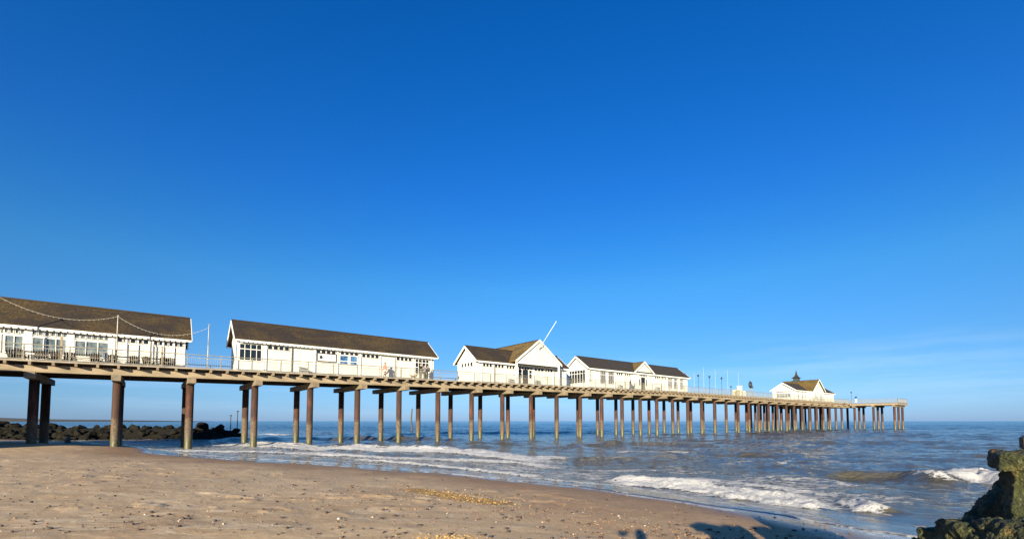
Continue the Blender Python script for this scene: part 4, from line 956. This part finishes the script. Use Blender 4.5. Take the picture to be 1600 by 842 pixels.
# planking and posts of the groyne behind the camera's right shoulder: their shade lies on the sand in view
inv = lambda p: Matrix.Rotation(-ga, 4, 'Z') @ (Vector(p)-G0)
for x_, y_, zt in ((1.30, -.55, 1.95), (1.86, 1.02, 2.19), (2.50, 1.70, 1.98)):
    z0_ = gz(x_, y_); q3 = inv((x_, y_, 0)); pm = MB().tube([(q3.x, q3.y, z0_-.5), (q3.x, q3.y, zt-.12)], [.16, .15], 10).build('post', M['wet_timber'], groyne)
    MB().add([(q3.x+a_, q3.y+b_, c_) for c_ in (zt-.12, zt) for a_, b_ in ((-.17, -.17), (.17, -.17), (.17+.05*(c_ == zt), .22), (-.17, .22+.06*(c_ == zt)))], [(0, 3, 2, 1), (4, 5, 6, 7), (0, 1, 5, 4), (1, 2, 6, 5), (2, 3, 7, 6), (3, 0, 4, 7)]).build('post_cap', M['wet_timber'], pm)
for pa, pb in (((1.30, -.55, 0), (1.86, 1.02, 0)), ((1.86, 1.02, 0), (2.55, 1.72, 0))):
    a, c = inv(pa), inv(pb)
    for k in range(6):
        z = .42+k*.298
        MB().beam((a.x, a.y-.15, z), (c.x, c.y-.15, z), .08, .28).build('plank', M['wet_timber'], groyne)
# dark top of the next groyne post, further out
x_, y_, z_ = wp(1599, 680, 3.7); o = empty('groyne_post', (x_+.06, y_, ztop-.06), 0, 'short dark iron mooring post standing on top of the weedy groyne block', 'post'); zt = z_-ztop+.06
MB().tube([(0, 0, 0), (0, 0, zt*.40), (0, 0, zt*.48), (0, 0, zt*.9), (0, 0, zt)], [.045, .045, .075, .075, .05], 14).build('shaft', M['wet_timber'], o); MB().tube([(0, 0, .02), (0, 0, .06)], [.055, .055], 12).build('iron_band', M['black_iron'], o)
# unseen post added behind the camera to cast a shadow tip into view
o = empty('shadow_post', (-5.0, -1.2, gz(-5.0, -1.2)-.3), 0, 'leaning timber post added on the dry sand to cast a shadow tip', 'post'); MB().beam((0, 0, 0), (.15, .3, 1.92), .20).build('shaft', M['wet_timber'], o); MB().beam((.0, -.1, 1.1), (.35, .35, 1.25), .08, .12).build('rail_stub', M['wet_timber'], o)

# ------------------------------------------------------------------ pebbles strewn on the sand
def stones(name, n, seed, box, smin, smax, m, dens):
    r = random.Random(seed); mb = MB(); rock_v = [MB().ball((0, 0, 0), 1, 6, 4, (1, .8, .55)) for _ in range(1)][0]; xs, ys = [], []
    while len(xs) < n:
        px = r.uniform(-60, 1330); y = 700+142*r.random()**.8
        w = dens(px, y)
        if r.random() > w: continue
        x_, y_ = ground_pt(px, y, .5); xs.append(x_); ys.append(y_)
    zz, sd = ground_z(np.array(xs), np.array(ys))
    for x_, y_, z_, s in zip(xs, ys, zz, sd):
        if s < .35: continue
        k = smin+(smax-smin)*r.random()**3; a = r.uniform(0, 6.28); ca, sa = math.cos(a), math.sin(a); j = [r.uniform(.75, 1.25) for _ in range(3)]
        mb.add([(x_+k*(v[0]*ca*j[0]-v[1]*sa*j[1]), y_+k*(v[0]*sa*j[0]+v[1]*ca*j[1]), z_+k*(v[2]*j[2]+.25)) for v in rock_v.v], rock_v.f)
    return tag(mb.build(name, m, smooth=True), kind='stuff')
simple('dark_pebble', (.03, .022, .016), (.11, .07, .045), 9, .6); simple('pale_pebble', (.34, .28, .20), (.58, .52, .43), 9, .6); simple('brown_pebble', (.16, .085, .045), (.30, .18, .10), 9, .6); simple('gold_pebble', (.32, .19, .05), (.62, .40, .14), 9, .6)
def band(px, y):     # strand line of shingle below the wet sand
    e = 700+max(0, px-0)*.062+max(0, px-600)*.055; return math.exp(-((y-e-28)/22)**2)*(.25+.75*min(1, max(0, px-150)/450))
stones('dark_pebbles', 1500, 1, None, .008, .048, M['dark_pebble'], lambda px, y: .25+.5*band(px, y))
stones('brown_pebbles', 1500, 2, None, .008, .030, M['brown_pebble'], lambda px, y: .08+.9*band(px, y))
stones('pale_pebbles', 330, 3, None, .006, .024, M['pale_pebble'], lambda px, y: .15+.6*band(px, y))
def gd_(px, y):
    e = math.exp(-(((px-715)/75)**2+((y-767-(px-715)*.13)/7)**2)); e2 = math.exp(-(((px-700)/40)**2+((y-839)/5)**2)); return max(e, e2)
stones('golden_pebbles', 900, 4, None, .007, .022, M['gold_pebble'], gd_)

for px, y, r_, m__, lb in ((533, 811, .042, 'pale_pebble', 'largest whitish pebble lying alone on the sand below the middle of the pier'), (1056, 804, .04, 'dark_pebble', 'dark flat stone on the sand close above the horned shadow'), (1105, 809, .045, 'dark_pebble', 'dark flat stone on the sand beside the tip of the groyne shadow'), (657, 820, .04, 'dark_pebble', 'dark stone on the sand above the small golden shingle patch')):
    x_, y_ = ground_pt(px, y, .5); o = MB().ball((0, 0, 0), r_, 10, 7, (1.25, .85, .55)).build('stone', M[m__], None, (x_, y_, gz(x_, y_)+r_*.2), random.uniform(0, 3), True); tag(o, lb, 'stone')
# ------------------------------------------------------------------ light, sky, camera
sun = bpy.data.lights.new('sun', 'SUN'); sun.energy = 5.0; sun.angle = R(.5); sun.color = (1, .88, .66)
so = bpy.data.objects.new('sun', sun); C.objects.link(so)
dv = Vector((math.sin(SUN_AZ)*math.cos(SUN_EL), math.cos(SUN_AZ)*math.cos(SUN_EL), -math.sin(SUN_EL)))
so.rotation_euler = dv.to_track_quat('-Z', 'Y').to_euler(); so.location = (-10, -40, 30)
w = bpy.data.worlds.new('World'); scene.world = w; w.use_nodes = True; nt = w.node_tree; bgd = nt.nodes['Background']
sky = nt.nodes.new('ShaderNodeTexSky'); sky.sky_type = 'NISHITA'; sky.sun_disc = False; sky.sun_elevation = SUN_EL; sky.sun_rotation = math.pi+SUN_AZ
sky.altitude = 0; sky.air_density = 1.0; sky.dust_density = .3; sky.ozone_density = 4.0
hsv = nt.nodes.new('ShaderNodeHueSaturation'); hsv.inputs['Saturation'].default_value = 1.25; nt.links.new(sky.outputs[0], hsv.inputs['Color'])
tcw = nt.nodes.new('ShaderNodeTexCoord'); sx = nt.nodes.new('ShaderNodeSeparateXYZ'); nt.links.new(tcw.outputs['Generated'], sx.inputs[0])
rp = nt.nodes.new('ShaderNodeValToRGB'); el = rp.color_ramp.elements       # the clear blue of this evening's air, by height
for k in range(5): el.new(.5)
K_ = 1/1.6
for e_, (p_, c_) in zip(el, ((0, (.47, .74, 1.72)), (.05, (.56, .75, 1.22)), (.13, (.72, .81, 1.03)), (.27, (1.12, 1.08, 1.16)), (.44, (.95, .98, 1.34)), (.66, (.7, .96, 1.34)), (1, (.7, .96, 1.34)))):
    e_.position = p_; e_.color = (*[x*K_ for x in c_], 1)
nt.links.new(sx.outputs[2], rp.inputs['Fac'])
mu = nt.nodes.new('ShaderNodeMix'); mu.data_type = 'RGBA'; mu.blend_type = 'MULTIPLY'; mu.inputs[0].default_value = 1; nt.links.new(hsv.outputs[0], mu.inputs[6]); nt.links.new(rp.outputs[0], mu.inputs[7])
# faint streaks of high cloud low over the sea
mp = nt.nodes.new('ShaderNodeMapping'); mp.inputs['Scale'].default_value = (1.4, 1.4, 16); nt.links.new(tcw.outputs['Generated'], mp.inputs['Vector'])
cn = nt.nodes.new('ShaderNodeTexNoise'); cn.inputs['Scale'].default_value = 2.2; cn.inputs['Detail'].default_value = 6; cn.inputs['Roughness'].default_value = .55; nt.links.new(mp.outputs[0], cn.inputs['Vector'])
cr = nt.nodes.new('ShaderNodeValToRGB'); cr.color_ramp.elements[0].position = .5; cr.color_ramp.elements[0].color = (0, 0, 0, 1); cr.color_ramp.elements[1].position = .75; cr.color_ramp.elements[1].color = (.22, .22, .22, 1); nt.links.new(cn.outputs['Fac'], cr.inputs['Fac'])
bd = nt.nodes.new('ShaderNodeValToRGB'); be = bd.color_ramp.elements; be.new(.5); be.new(.5)
for e_, (p_, c_) in zip(be, ((0, .3), (.06, 1), (.12, .7), (.17, 0))): e_.position = p_; e_.color = (c_, c_, c_, 1)
nt.links.new(sx.outputs[2], bd.inputs['Fac'])
cm = nt.nodes.new('ShaderNodeMath'); cm.operation = 'MULTIPLY'; nt.links.new(cr.outputs[0], cm.inputs[0]); nt.links.new(bd.outputs[0], cm.inputs[1])
mc = nt.nodes.new('ShaderNodeMix'); mc.data_type = 'RGBA'; nt.links.new(cm.outputs[0], mc.inputs[0]); nt.links.new(mu.outputs[2], mc.inputs[6]); mc.inputs[7].default_value = (3.2, 4.0, 4.8, 1)
nt.links.new(mc.outputs[2], bgd.inputs['Color']); bgd.inputs['Strength'].default_value = .066*1.6
cam = bpy.data.cameras.new('camera'); co_ = bpy.data.objects.new('camera', cam); C.objects.link(co_)
PITCH = R(3.0); cam.sensor_width = 36; cam.lens = 36*F/1600; cam.clip_start = .02; cam.clip_end = 100000
co_.location = (0, 0, EYE); co_.rotation_euler = (math.pi/2+PITCH, 0, 0)
cam.shift_y = ((HZ-F*math.tan(PITCH))-421)/1600
scene.camera = co_
scene.view_settings.view_transform = 'Standard'; scene.view_settings.look = 'None'; scene.view_settings.exposure = 1.2; scene.view_settings.gamma = 1
scene.view_settings.use_curve_mapping = False
